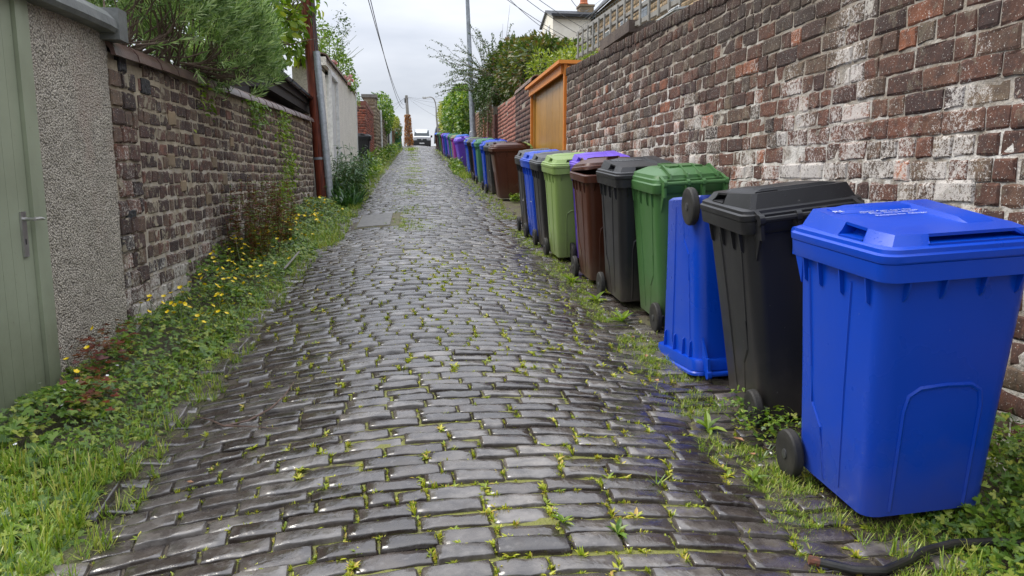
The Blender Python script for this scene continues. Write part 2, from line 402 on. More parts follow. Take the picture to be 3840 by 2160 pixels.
M_GRASS = leafmat('grass_blade', [(0, (.12, .22, .02)), (.45, (.22, .32, .035)), (.8, (.36, .40, .07)), (1, (.48, .42, .16))], .3)
M_MOSST = leafmat('moss_tuft', [(0, (.16, .24, .02)), (.4, (.33, .39, .03)), (.8, (.52, .49, .05)), (1, (.50, .33, .09))], .3)
M_LAV = leafmat('lavender_leaf', [(0, (.07, .13, .05)), (.3, (.17, .27, .10)), (.7, (.33, .46, .20)), (1, (.55, .64, .38))], .3, .5)
M_BROAD = leafmat('broad_leaf', [(0, (.08, .15, .015)), (.5, (.16, .26, .025)), (.8, (.27, .35, .045)), (1, (.36, .36, .06))], .4, .38)
M_ROSEL = leafmat('rose_leaf', [(0, (.07, .13, .02)), (.6, (.14, .23, .035)), (1, (.22, .30, .05))], .35)
M_DKSH = leafmat('bronze_shrub_leaf', [(0, (.035, .07, .02)), (.4, (.08, .12, .03)), (.7, (.14, .15, .035)), (.86, (.17, .09, .045)), (1, (.22, .27, .06))], .25, .4)
M_YGSH = leafmat('yellow_green_shrub_leaf', [(0, (.12, .17, .02)), (.6, (.22, .28, .04)), (1, (.34, .36, .06))], .35)
M_IVY = leafmat('climber_leaf', [(0, (.04, .10, .015)), (.35, (.08, .17, .022)), (.75, (.18, .29, .035)), (1, (.33, .38, .06))], .3, .34)
M_IVYY = leafmat('yellow_climber_leaf', [(0, (.16, .20, .03)), (.6, (.32, .34, .07)), (1, (.45, .43, .12))], .35)
M_COTON = leafmat('spray_leaf', [(0, (.035, .07, .02)), (.6, (.07, .12, .035)), (1, (.12, .18, .06))], .2)
M_DKLF = leafmat('dark_lance_leaf', [(0, (.022, .065, .022)), (.6, (.045, .115, .035)), (1, (.09, .17, .045))], .25, .35)
M_FERN = leafmat('wall_plant_leaf', [(0, (.10, .18, .02)), (.6, (.20, .30, .03)), (1, (.32, .40, .05))], .4)
M_REDL = leafmat('red_leaf', [(0, (.10, .02, .015)), (.5, (.20, .045, .02)), (.8, (.14, .09, .025)), (1, (.24, .10, .04))], .25)
M_ORL = leafmat('dead_orange_leaf', [(0, (.28, .10, .03)), (.6, (.45, .19, .06)), (1, (.55, .30, .12))], .25, .6)
M_YEL = simple('buttercup_petal', (.85, .62, .01), .3, bump=0)
M_PINK = simple('pink_petal', (.72, .33, .33), .6, c2=(.78, .48, .45), scale=60, bump=0)
M_MAG = simple('magenta_petal', (.45, .05, .42), .6, bump=0)
M_WHP = simple('white_petal', (.8, .8, .78), .6, bump=0)
M_DEAD = simple('dead_leaf', (.34, .17, .07), .6, c2=(.24, .11, .05), scale=40)

# ---------------------------------------------------------------- templates
def t_leaf(w_=.4, fold=.12, tip=.0):
    """unit-length pointed leaf along +Y"""
    return ([(0, 0, 0), (w_*.5, .35, fold), (w_*.42, .68, fold*.6-tip*.3), (0, 1, -tip), (-w_*.42, .68, fold*.6-tip*.3), (-w_*.5, .35, fold), (0, .5, 0)],
            [(0, 1, 6), (1, 2, 6), (2, 3, 6), (3, 4, 6), (4, 5, 6), (5, 0, 6)])
def t_narrow(w_=.1, bend=.25):
    return ([(-w_*.3, 0, 0), (w_*.3, 0, 0), (w_*.5, .5, bend*.35), (-w_*.5, .5, bend*.35), (0, 1, bend)], [(0, 1, 2, 3), (3, 2, 4)])
def t_blade(w_=.05, bend=.5):
    V = []; Fc = []
    for i in range(4):
        a = i/4; y = a*(1-.3*bend*a); z = 0
        hh = math.sin(a*math.pi*.5*bend)*.35
        V += [(-w_*.5*(1-a*.8), hh*1.2, a*(1-.35*bend*a*a)), (w_*.5*(1-a*.8), hh*1.2, a*(1-.35*bend*a*a))]
    V.append((0, math.sin(math.pi*.5*bend)*.35*1.35, 1-.42*bend))
    for i in range(3): Fc.append((2*i, 2*i+1, 2*i+3, 2*i+2))
    Fc.append((6, 7, 8)); return V, Fc
def t_lobed(seed=0):
    """buttercup leaf: three toothed lobes, unit radius, in XY, stalk at origin"""
    r = random.Random(seed); V = [(0, 0, 0)]; pts = []
    for lb, ang in enumerate((-68, 0, 68)):
        L_ = 1 if lb == 1 else .85
        for da, rr in ((-30, .42), (-22, .74), (-12, .66), (-7, .95), (0, .80), (7, 1.0), (13, .68), (22, .76), (30, .42)):
            a = R_(ang+da+90 if False else 90-(ang+da)); q = rr*L_*r.uniform(.9, 1.08)
            pts.append((q*math.cos(a), q*math.sin(a), .12*q*q*r.uniform(-1, .6)))
    V += pts; return V, [(0, i+1, i+2)[::-1] for i in range(len(pts)-1)]
def join_t(parts):
    V = []; Fc = []
    for (tv, tf), M in parts:
        n = len(V); M = Matrix(M) if not isinstance(M, Matrix) else M
        V += [tuple(M @ Vector(p)) for p in tv]; Fc += [tuple(n+i for i in f) for f in tf]
    return V, Fc
LEAF = [t_leaf(.45, .1, .1), t_leaf(.38, .15, .2), t_leaf(.55, .06, .05)]
BLADES = [t_blade(.05, b) for b in (.2, .5, .8, 1.1)]
LOBED = [t_lobed(i) for i in range(5)]
def sprig(seed, n=14, L_=.10):
    r = random.Random(seed); ps = []
    for i in range(n):
        h = .25+.75*i/n; a = i*2.4; tilt = R_(66-42*i/n)
        d = (math.cos(a)*math.sin(tilt), math.sin(a)*math.sin(tilt), math.cos(tilt))
        ps.append((t_narrow(.15, .15), AIM((0, 0, h*.9), d, r.uniform(-.5, .5), .46*r.uniform(.8, 1.15))))
    return join_t(ps)
SPRIG = [sprig(i) for i in range(4)]
def tuft(seed, n=9, spread=50, wd=1):
    r = random.Random(seed); ps = []
    for i in range(n):
        a = r.uniform(0, 6.28)
        ps.append((BLADES[r.randrange(4)], TRS((r.uniform(-.12, .12), r.uniform(-.12, .12), 0), R_(r.uniform(-spread, spread)*.6), 0, a, (wd, 1, r.uniform(.5, 1.0)))))
    return join_t(ps)
TUFT = [tuft(i) for i in range(6)]
def rosette(seed, n=9, w_=.3):
    r = random.Random(seed); ps = []
    for i in range(n):
        a = i*6.283/n+r.uniform(-.3, .3); e = R_(r.uniform(12, 50))
        ps.append((t_leaf(w_, .1, .15), AIM((0, 0, .02), (math.cos(a)*math.cos(e), math.sin(a)*math.cos(e), math.sin(e)), 0, r.uniform(.6, 1.1))))
    return join_t(ps)
ROS = [rosette(i) for i in range(5)]
MOSS = [tuft(40+i, 15, 120, 3.4) for i in range(4)] + [join_t([(ROS[i], Matrix.Diagonal((.9, .9, .9, 1)))]) for i in range(2)]

def PX(p):
    v = Vector(p)-Vector((0, 0, EYE)); d = v.dot(F)
    return (1288+1860*v.dot(RT)/max(d, .01), 724.5-1860*v.dot(UP)/max(d, .01), d)
def inview(p, mg=60):
    a, b, d = PX(p); return d > .3 and -mg < a < 2576+mg and -mg < b < 1449+mg
def place(o, parent, M):
    link(o); o.parent = parent; o.matrix_parent_inverse = Matrix.Translation(-parent.location); o.matrix_basis = Matrix(M)

# ---------------------------------------------------------------- ground, road
def grid(name, xs, ys, fz, mat, parent=None, kind=None):
    V = [(x, y, fz(x, y)) for y in ys for x in xs]; n = len(xs)
    Fc = [(j*n+i, j*n+i+1, (j+1)*n+i+1, (j+1)*n+i) for j in range(len(ys)-1) for i in range(n-1)]
    o = mk(name, V, Fc, mat, parent, True)
    return tag(o, kind=kind)
def gfun(x, y):
    if -1.24 < x < 1.87: return gz(x, y)-.06
    if x < -2.3: return gz(-2.2, y)+.05
    if x > 2.9: return gz(2.8, y)+.05
    return gz(x, y) + .012*mnoise.noise(Vector((x*5, y*5, 0)))
xs = [-160, -60, -20, -8, -5, -3.2] + [round(-2.4+.1*i, 3) for i in range(12)] + [-1.24, -1.2] + [-.8, -.4, 0, .4, .8, 1.2, 1.5] + [1.58+.1*i for i in range(13)] + [3.2, 5, 9, 25, 60, 160]
ys = [-40, -10, -3, -1] + [i*.2 for i in range(0, 100)] + [20+i*.6 for i in range(110)] + [88, 92, 98, 106, 118, 135, 160, 220, 320, 450]
grid('ground', xs, ys, gfun, M_SOIL, kind='structure')
road = empty('road', (0, 0, 0), kind='structure')
rxs = [-1.25+.1*i for i in range(34)] ; rys = [-2+.2*i for i in range(120)] + [22+.5*i for i in range(140)] + [95, 102, 115]
jb = grid('joint_bed', rxs, rys, lambda x, y: gz(x, y)-.0085 + (.003*mnoise.noise(Vector((x*9, y*9, 3))) if y < 15 else 0), M_JOINT, road)
def t_sett(seed, hi=True):
    r = random.Random(seed); V = []; Fc = []
    US = [-1, -.93, -.6, -.2, .2, .6, .93, 1] if hi else [-1, -.9, 0, .9, 1]
    VS = [-1, -.84, -.3, .3, .84, 1] if hi else [-1, -.8, .8, 1]
    NX, NY = len(US), len(VS); tx, ty = r.uniform(-.004, .004), r.uniform(-.004, .004)
    la = [(r.uniform(0, 6.28), r.uniform(-.7, .7), r.choice((-1, 1))*r.uniform(.001, .0045)) for _ in range(3)]
    for j in range(NY):
        for i in range(NX):
            u = US[i]; v = VS[j]; uu = u
            z = .004*(1-u*u)*(1-v*v*.6) - (.004 if abs(v) == 1 else 0) - (.004 if abs(u) == 1 else 0) + r.gauss(0, .0013) + tx*u + ty*v
            for a_, c_, h_ in la:
                if u*math.cos(a_)+v*math.sin(a_)*.6 > c_: z += h_
            wob = r.uniform(-.018, .018) if abs(u) == 1 else 0; wv = r.uniform(-.05, .05) if abs(v) == 1 else 0
            cs = .965 if abs(u) == 1 and abs(v) == 1 else 1
            V.append((uu*.5*cs+wob, v*.5*cs*.98+wv, z+.004))
    for j in range(NY-1):
        for i in range(NX-1): Fc.append((j*NX+i, j*NX+i+1, (j+1)*NX+i+1, (j+1)*NX+i))
    ring = [i for i in range(NX)] + [j*NX+NX-1 for j in range(1, NY)] + [(NY-1)*NX+i for i in range(NX-2, -1, -1)] + [j*NX for j in range(NY-2, 0, -1)]
    b = len(V)
    for k in ring: V.append((V[k][0]*1.03, V[k][1]*1.05, -.04))
    for k in range(len(ring)):
        q = (k+1) % len(ring); Fc.append((ring[k], b+k, b+q, ring[q]))
    return V, Fc
SETT = [t_sett(i) for i in range(12)]; SETL = [t_sett(i, False) for i in range(12)]
sett_me = []
for i, (v, f) in enumerate(SETT):
    me = bpy.data.meshes.new('sett'); me.from_pydata(v, [], f); me.materials.append(M_SETT)
    me.polygons.foreach_set('use_smooth', [True]*len(me.polygons)); sett_me.append(me)
PITCH = .114
cover = (-.98, -.30, 11.85, 13.6)
setts = []; joints = []
y = 1.2; k = 0
while y < 93:
    x = -1.42 + rnd.uniform(-.05, .10) + (.12 if k % 2 else 0)
    xr = (1.86 if y < 13 else 1.60) + rnd.uniform(-.10, .10)
    dy = rnd.uniform(-.008, .008)
    while x < xr:
        ln = rnd.uniform(.19, .285) if y < 30 else rnd.uniform(.22, .32)
        if rnd.random() < .08: ln *= .6
        cx = x+ln/2; t_ = cx-.25
        cy = y + dy - .035*t_*t_ + .045*t_ + .012*math.sin(cx*3+y*1.7)
        if not (cover[0] < cx+ln*.4 and cx-ln*.4 < cover[1] and cover[2]-.06 < cy < cover[3]+.06):
            z = gz(cx, cy)
            e = .02
            nx = (gz(cx+e, cy)-gz(cx-e, cy))/(2*e); ny = (gz(cx, cy+e)-gz(cx, cy-e))/(2*e)
            zr = math.atan(-.07*t_+.045) + rnd.uniform(-.03, .03)
            jt = .010 if abs(cx-.2) < .9 else .007
            M = Matrix.Translation((cx, cy, z+rnd.gauss(0, .0035))) @ Vector((-nx, -ny, 1)).to_track_quat('Z', 'Y').to_matrix().to_4x4() @ Matrix.Rotation(zr, 4, 'Z') @ Matrix.Diagonal((ln-jt, PITCH-jt-rnd.uniform(0, .012), 1, 1))
            # to_track_quat may spin: rebuild basis with explicit axes
            X = Vector((math.cos(zr), math.sin(zr), nx*math.cos(zr)+ny*math.sin(zr))).normalized()
            Z = Vector((-nx, -ny, 1)).normalized(); Y = Z.cross(X).normalized(); X = Y.cross(Z)
            pos = M.translation; sx, sy = ln-jt, PITCH-jt-rnd.uniform(0, .006)
            M = Matrix(((X.x*sx, Y.x*sy, Z.x, pos.x), (X.y*sx, Y.y*sy, Z.y, pos.y), (X.z*sx, Y.z*sy, Z.z, pos.z), (0, 0, 0, 1)))
            a, b, d = PX(pos)
            sz = sx*sy/d**2 if inview(pos, 40) else 0
            setts.append((sz, M, rnd.randrange(12)))
            joints.append((x, cy, cx, zr, y))
        x += ln
    y += PITCH; k += 1
setts.sort(key=lambda s: -s[0])
for sz, M, v in setts[:300]:
    place(bpy.data.objects.new('sett', sett_me[v]), road, M)
rest = setts[300:]
ra = [s for s in rest if s[1][1][3] < 9]; rb = [s for s in rest if s[1][1][3] >= 9]
o = scatter('distant_setts', SETT+SETL, [np.array(s[1]) for s in ra+rb], M_SETT, road, True, np.array([s[2] for s in ra]+[s[2]+12 for s in rb])); tag(o, kind='stuff')
# inspection cover in the roadway
def slab(name, x0, x1, y0, y1, dz, h, mat, n=4, parent=None):
    V = []; Fc = []
    for j in range(n+1):
        for i in range(n+1):
            x = x0+(x1-x0)*i/n; yy = y0+(y1-y0)*j/n; V.append((x, yy, gz(x, yy)+dz))
    N = (n+1)**2
    V += [(a, b, c-h) for a, b, c in V]
    for j in range(n):
        for i in range(n):
            q = j*(n+1)+i; Fc.append((q, q+1, q+n+2, q+n+1))
    ring = [i for i in range(n+1)] + [j*(n+1)+n for j in range(1, n+1)] + [n*(n+1)+i for i in range(n-1, -1, -1)] + [j*(n+1) for j in range(n-1, 0, -1)]
    for k in range(len(ring)):
        a, b = ring[k], ring[(k+1) % len(ring)]; Fc.append((a, a+N, b+N, b))
    return mk(name, V, Fc, mat, parent)
M_PLATE = simple('worn_cover_plate', (.16, .15, .135), .55, c2=(.10, .095, .09), scale=14, bump=.5, bs=90)
M_PLATE2 = simple('cover_rim', (.15, .115, .07), .8, c2=(.09, .10, .04), scale=14, bump=.6)
cvr = empty('inspection_cover', ((cover[0]+cover[1])/2, 12.7, gz(-.64, 12.7)), label='grey rectangular cover plate set in the cobbles beside the left verge', cat='inspection cover')
def keep(o, par): o.parent = par; o.matrix_parent_inverse = Matrix.Translation(-par.location); return o
keep(slab('plate', -.95, -.42, 11.95, 13.5, .012, .05, M_PLATE), cvr)
keep(slab('surround', -.98, -.28, 11.87, 13.58, .001, .05, M_PLATE2), cvr)
# gutter stones along the left edge
for i, (gx, gy, gl, gw, ra) in enumerate([(-1.42, 3.15, .34, .24, .1), (-1.47, 3.62, .30, .22, -.1), (-1.40, 4.15, .36, .22, .05), (-1.36, 5.0, .30, .2, .1), (-1.36, 5.5, .34, .22, -.05), (-1.38, 6.3, .3, .2, .1), (-1.36, 6.9, .34, .2, 0)]):
    o = bpy.data.objects.new('gutter_stone', sett_me[i]); X = Matrix.Translation((gx, gy, gz(gx, gy)+.012)) @ Matrix.Rotation(SL, 4, 'X') @ Matrix.Rotation(R_(90)+ra, 4, 'Z') @ Matrix.Diagonal((gl, gw, 1, 1))
    place(o, road, X)

# ---------------------------------------------------------------- brick walls
def t_brick(seed, rough=1.0, NX=5, NZ=4):
    r = random.Random(seed); V = []; Fc = []
    bev = .05
    us = [-.5, -.5+bev, 0, .5-bev, .5][:NX] if NX == 5 else [-.5, .5]
    vs = [-.5, -.5+.12, .5-.12, .5]
    chip = r.choice([None, 0, 1, 2, 3]) if rough > .8 else None
    for j, v in enumerate(vs):
        for i, u in enumerate(us):
            e = (i in (0, len(us)-1)) + (j in (0, 3))
            yv = .0065 - .0040*e*rough + r.gauss(0, .0024)*rough
            if chip is not None and (i > 2) == (chip % 2 == 1) and (j > 1) == (chip > 1) and e: yv -= .008
            V.append((u + r.uniform(-.018, .018)*rough*(i in (0, len(us)-1)), yv, v + r.uniform(-.04, .04)*rough*(j in (0, 3))))
    n = len(us)
    for j in range(3):
        for i in range(n-1): Fc.append((j*n+i+1, j*n+i, (j+1)*n+i, (j+1)*n+i+1))
    ring = [i for i in range(n)] + [j*n+n-1 for j in range(1, 4)] + [3*n+i for i in range(n-2, -1, -1)] + [j*n for j in range(2, 0, -1)]
    b = len(V)
    for k in ring: V.append((V[k][0], -.03, V[k][2]))
    for k in range(len(ring)):
        q = (k+1) % len(ring); Fc.append((ring[k], ring[q], b+q, b+k))
    return V, Fc
BRT = [t_brick(i) for i in range(10)]
BRR = [t_brick(100+i, 1.35) for i in range(10)]
BRS = [([(-.5, .005, -.5), (.5, .005, -.5), (.5, .005, .5), (-.5, .005, .5), (-.5, -.02, -.5), (.5, -.02, -.5), (.5, -.02, .5), (-.5, -.02, .5)],
        [(1, 0, 3, 2), (0, 1, 5, 4), (1, 2, 6, 5), (2, 3, 7, 6), (3, 0, 4, 7)])]
def bmesh_of(temps, mat, nm='brick'):
    out_ = []
    for v, f in temps:
        me = bpy.data.meshes.new(nm); me.from_pydata(v, [], f); me.materials.append(mat); out_.append(me)
    return out_
def brick_list(X, sgn, y0, y1, pitch, ztop, zbot=lambda y: gz(0, y), lens=((.31, .6), (.15, .4)), jt=.016, sx=0, skew=0, proud=.0, noise_z=.004, axis='y'):
    """bricks on a face plane; axis y: wall runs along y at x = X(y); axis x: wall runs along x at y = X"""
    Xf = X if callable(X) else (lambda y: X)
    L_ = []; lo = min(zbot(y0), zbot(y1))-.1; kz = int(lo/pitch)-1; hi = max(ztop(y0), ztop(y1), ztop((y0+y1)/2))
    while kz*pitch < hi:
        zc = kz*pitch+pitch/2; yy = y0 + rnd.uniform(-.3, 0); alt = rnd.random()
        while yy < y1:
            q = rnd.random(); a = 0; ln = lens[-1][0]
            for l_, p_ in lens:
                a += p_
                if q < a: ln = l_; break
            ln *= rnd.uniform(.93, 1.06)
            a0, a1 = max(yy, y0), min(yy+ln, y1)
            if a1-a0 > .05:
                c = (a0+a1)/2
                if zc+pitch*.5 <= ztop(c)+.01 and zc > zbot(c)-.12:
                    w_ = a1-a0-jt*rnd.uniform(.7, 1.5); h_ = pitch-jt*rnd.uniform(.7, 1.2)
                    off = rnd.gauss(0, .0024)+proud
                    if axis == 'y':
                        M = np.array([[0, sgn, 0, Xf(c)+sgn*off], [-sgn*w_, 0, 0, c], [0, 0, h_, zc+rnd.gauss(0, noise_z)], [0, 0, 0, 1.]])
                    else:
                        M = np.array([[sgn*-1*w_, 0, 0, c], [0, sgn, 0, X+sgn*off], [0, 0, h_, zc+rnd.gauss(0, noise_z)], [0, 0, 0, 1.]])
                    L_.append(M)
            yy += ln
        kz += 1
    return L_
def brick_wall(root, bricks, temps, mat, n_ind=300, meshes=None, nm='brick', blocked=None):
    sc_ = []
    for M in bricks:
        p = M[:3, 3]; a, b, d = PX(p); s = abs(np.linalg.norm(M[:3, 0])*np.linalg.norm(M[:3, 2]))/d**2*abs(p[0])/d
        if not inview(p, 30) or (blocked and blocked(a, b, p)): s = 0
        sc_.append(s)
    order = np.argsort(-np.array(sc_)); n_ind = min(n_ind, int((np.array(sc_) > 0).sum()))
    meshes = meshes or bmesh_of(temps, mat, nm)
    for i in order[:n_ind]:
        v = rnd.randrange(len(meshes)); place(bpy.data.objects.new(nm, meshes[v]), root, bricks[i])
    restb = [bricks[i] for i in order[n_ind:]]
    if restb:
        o = scatter('brickwork', temps, restb, mat); keep(o, root); tag(o, kind='stuff')
def core(name, root, X, sgn, y0, y1, ztop, th, mat, zbot=lambda y: gz(0, y), stepy=.06, stepz=.05, amp=.006, in_=0.0):
    """solid wall body whose visible face is lumpy mortar"""
    Xf = X if callable(X) else (lambda y: X)
    ny = max(2, int((y1-y0)/stepy)); nz_ = max(2, int((ztop((y0+y1)/2)-zbot((y0+y1)/2)+.3)/stepz)); V = []; Fc = []
    for i in range(ny+1):
        y_ = y0+(y1-y0)*i/ny; b = zbot(y_)-.25; tt = ztop(y_)
        for j in range(nz_+1):
            z_ = b+(tt-b)*j/nz_
            V.append((Xf(y_)+sgn*(amp*mnoise.noise(Vector((y_*11, z_*11, sgn*5)))*1.6 - in_), y_, z_))
    m_ = nz_+1
    for i in range(ny):
        for j in range(nz_):
            f = (i*m_+j, (i+1)*m_+j, (i+1)*m_+j+1, i*m_+j+1); Fc.append(f if sgn > 0 else f[::-1])
    b0 = len(V)
    for i in range(ny+1):
        y_ = y0+(y1-y0)*i/ny; V += [(Xf(y_)-sgn*th, y_, zbot(y_)-.25), (Xf(y_)-sgn*th, y_, ztop(y_))]
    for i in range(ny):
        a = b0+2*i; Fc.append((a, a+1, a+3, a+2)); Fc.append((i*m_+nz_, (i+1)*m_+nz_, a+3, a+1))
    Fc.append(tuple([j for j in range(m_)]+[b0+1, b0])); q = ny*m_
    Fc.append(tuple([q+j for j in range(m_)]+[b0+2*ny+1, b0+2*ny])[::-1])
    o = mk(name, V, Fc, mat, None, True, None, 40); keep(o, root); return o

# right wall
RX = 2.72
def rtop(y): return 3.075 + .0395*(y-2.5)
rw = empty('brick_wall', (RX, 7, gz(2.72, 7)), label='tall weathered brick wall with white salt bloom behind the nearest bins', cat='brick wall')
def blocked_r(a, b, p): return p[2]-gz(2, p[1]) < (.95 if p[1] > 2.6 else .3)
bl = brick_list(RX, -1, .6, 13.42, .120, lambda y: rtop(y)-.06, lens=((.30, .36), (.150, .64)), jt=.011, noise_z=.004)
core('mortar', rw, RX, -1, .6, 13.42, lambda y: rtop(y)-.02, .26, M_MR, amp=.004, in_=.0005)
# brick on edge top row
ms = bmesh_of(BRT, M_BR)
yy = .6; edge = []
while yy < 13.40:
    wd = rnd.uniform(.088, .112)
    edge.append(np.array([[0, -1, 0, RX-rnd.gauss(.011, .003)], [wd-.014, 0, 0, yy+wd/2], [0, 0, .128, rtop(yy)-.066+rnd.gauss(0, .005)], [0, 0, 0, 1.]])); yy += wd
brick_wall(rw, bl+edge, BRT, M_BR, 300, ms, blocked=blocked_r)
# stone cap of a pier behind the wall
o = mk('stone', *(lambda b: (b.v, b.f))(MB().box((2.80, 9.70, 3.1), (3.25, 11.0, 3.43)).box((2.74, 9.58, 3.43), (3.3, 11.1, 3.575))), simple('dark_pier_stone', (.07, .05, .042), .85, c2=(.12, .09, .07), scale=6, bump=.8, bs=30, bd=.02), None)
o.name = 'pier_capstone'; tag(o, 'dark stone cap of a pier rising above the tall brick wall top', 'capstone')

# left wall
LX = -2.10
def ltop(y): return 2.40 + .0275*(y-5.58)
lw = empty('brick_wall', (LX, 10, gz(-2.1, 10)), label='dark soot-stained brick wall with sandy mortar under the lavender', cat='brick wall')
LXf = lambda y: LX
bl = brick_list(LXf, 1, 6.10, 15.9, .117, lambda y: ltop(y)+.03, lambda y: gz(-2, y), lens=((.26, .28), (.135, .72)), jt=.022, noise_z=.005)
bl += brick_list(LXf, 1, 5.58, 6.07, .130, ltop, lambda y: gz(-2, y), lens=((.25, .6), (.14, .4)), jt=.018, noise_z=.007, proud=.012)
core('mortar', lw, LXf, 1, 5.57, 15.9, ltop, .28, M_MLF, lambda y: gz(-2, y), amp=.0035, in_=.001)
brick_wall(lw, bl, BRR, M_BL, 300, bmesh_of(BRR, M_BL))
# lighter rubble stones bonded into it
rub = []
for (yy, dz) in [(5.85, 1.95), (6.3, 1.8), (6.9, 1.55), (5.8, .85), (7.6, 1.35), (7.1, .95), (8.2, 1.1), (6.8, 1.2), (7.9, .75), (9.0, 1.3), (8.6, .9)]:
    o = bpy.data.objects.new('rubble_stone', bmesh_of([BRR[rnd.randrange(10)]], M_SAND if yy > 6.4 else simple('black_rubble', (.03, .03, .032), .6, bump=1, bs=30, bd=.03), 'rubble_stone')[0])
    place(o, lw, np.array([[0, 1, 0, LXf(yy)+.009], [-rnd.uniform(.14, .2), 0, 0, yy], [0, 0, rnd.uniform(.10, .13), gz(-2, yy)+dz], [0, 0, 0, 1.]]))
# coping tiles
def half_tile(mb, p0, p1, r, th=.02, seg=8, squash=.8, ang=185):
    p0, p1 = Vector(p0), Vector(p1); t_ = (p1-p0).normalized(); s_ = t_.cross(Vector((0, 0, 1))).normalized(); u_ = s_.cross(t_)
    rings = []
    for p, k_ in ((p0, 1.0), (p1, .97)):
        ring = []
        for rr in (r*k_, r*k_-th):
            a_ = [R_(90-ang/2+ang*i/seg) for i in range(seg+1)]
            if rr < r*k_: a_ = a_[::-1]
            ring += [p + s_*math.cos(a)*rr + u_*math.sin(a)*rr*squash for a in a_]
        rings.append(ring)
    return mb.loft(rings)
yy = 5.55; i = 0
while yy < 15.8:
    ln = rnd.uniform(.40, .62); y2 = min(yy+ln, 15.98)
    b = MB(); half_tile(b, (LXf(yy)-.075, yy, ltop(yy)+.022+rnd.uniform(-.004, .004)), (LXf(y2)-.075, y2-.012, ltop(y2)+.020), .150+rnd.uniform(-.004, .004), .03)
    keep(b.build('coping_tile', M_COP, None, True, 40), lw); yy = y2
b = MB().box((LXf(6)-.2, 5.57, 2.38), (LXf(6)+.01, 5.6, 2.5)); 
bb = MB()
core('coping_bed', lw, lambda y: LXf(y)-.02, 1, 5.57, 15.95, lambda y: ltop(y)+.05, .2, M_MLF, lambda y: ltop(y)+.18, .1, .05)

# pebbledash pilaster with capping and the green door
pil = empty('pebbledash_pillar', (-2.3, 5, gz(-2.1, 5)), label='pebbledashed gate pillar between the sage green door and the brick wall', cat='pillar')
core('rendered_face', pil, -2.085, 1, 4.50, 5.56, lambda y: 2.57, .38, M_PEB, lambda y: gz(-2, 4.5)-.1, .02, .02, .006)
b = MB()
prof_cap = [(-2.50, 0), (-1.985, -.005), (-1.965, .02), (-1.975, .075), (-2.02, .125), (-2.10, .15), (-2.52, .16)]
ring = lambda y, dz: [(x, y, 2.545+dz+z) for x, z in prof_cap]
b.loft([ring(3.2, -.02), ring(4.45, -.015), ring(5.0, 0), ring(5.35, .005), ring(5.60, -.005)])
keep(b.build('capping', M_FELT, None, True, 25), pil)
b = MB().box((-2.3, 5.47, 2.50), (-1.958, 5.62, 2.705)); keep(b.build('capping_end', M_FELT), pil)

dr = empty('garden_door', (-2.1, 3.9, gz(-2.1, 3.9)), label='sage green boarded door with a silver lever handle at the left edge', cat='door')
b0z = gz(-2.1, 4)-.05
for i in range(9):
    y1 = 4.33-i*.105; b = MB()
    b.box((-2.13, y1-.103, b0z), (-2.083, y1, 2.62)); keep(b.build('board', M_SAGE), dr)
keep(MB().box((-2.14, 4.335, b0z), (-2.062, 4.40, 2.6)).box((-2.16, 4.402, b0z), (-2.075, 4.50, 2.56)).build('door_frame', M_SAGE), dr)
hz = 1.36
b = MB().box((-2.082, 4.22, hz-.20), (-2.072, 4.27, hz+.04)); keep(b.build('backplate', M_CHROME), dr)
b = MB(); b.tube([(-2.072, 4.245, hz), (-2.02, 4.245, hz)], .010); b.tube([(-2.025, 4.25, hz), (-2.022, 4.31, hz+.002), (-2.025, 4.355, hz-.004)], [.011, .010, .008]); keep(b.build('lever_handle', M_CHROME, None, True), dr)
b = MB().box((-2.0719, 4.240, hz-.135), (-2.0705, 4.250, hz-.105)); keep(b.build('keyhole', M_DARKW), dr)

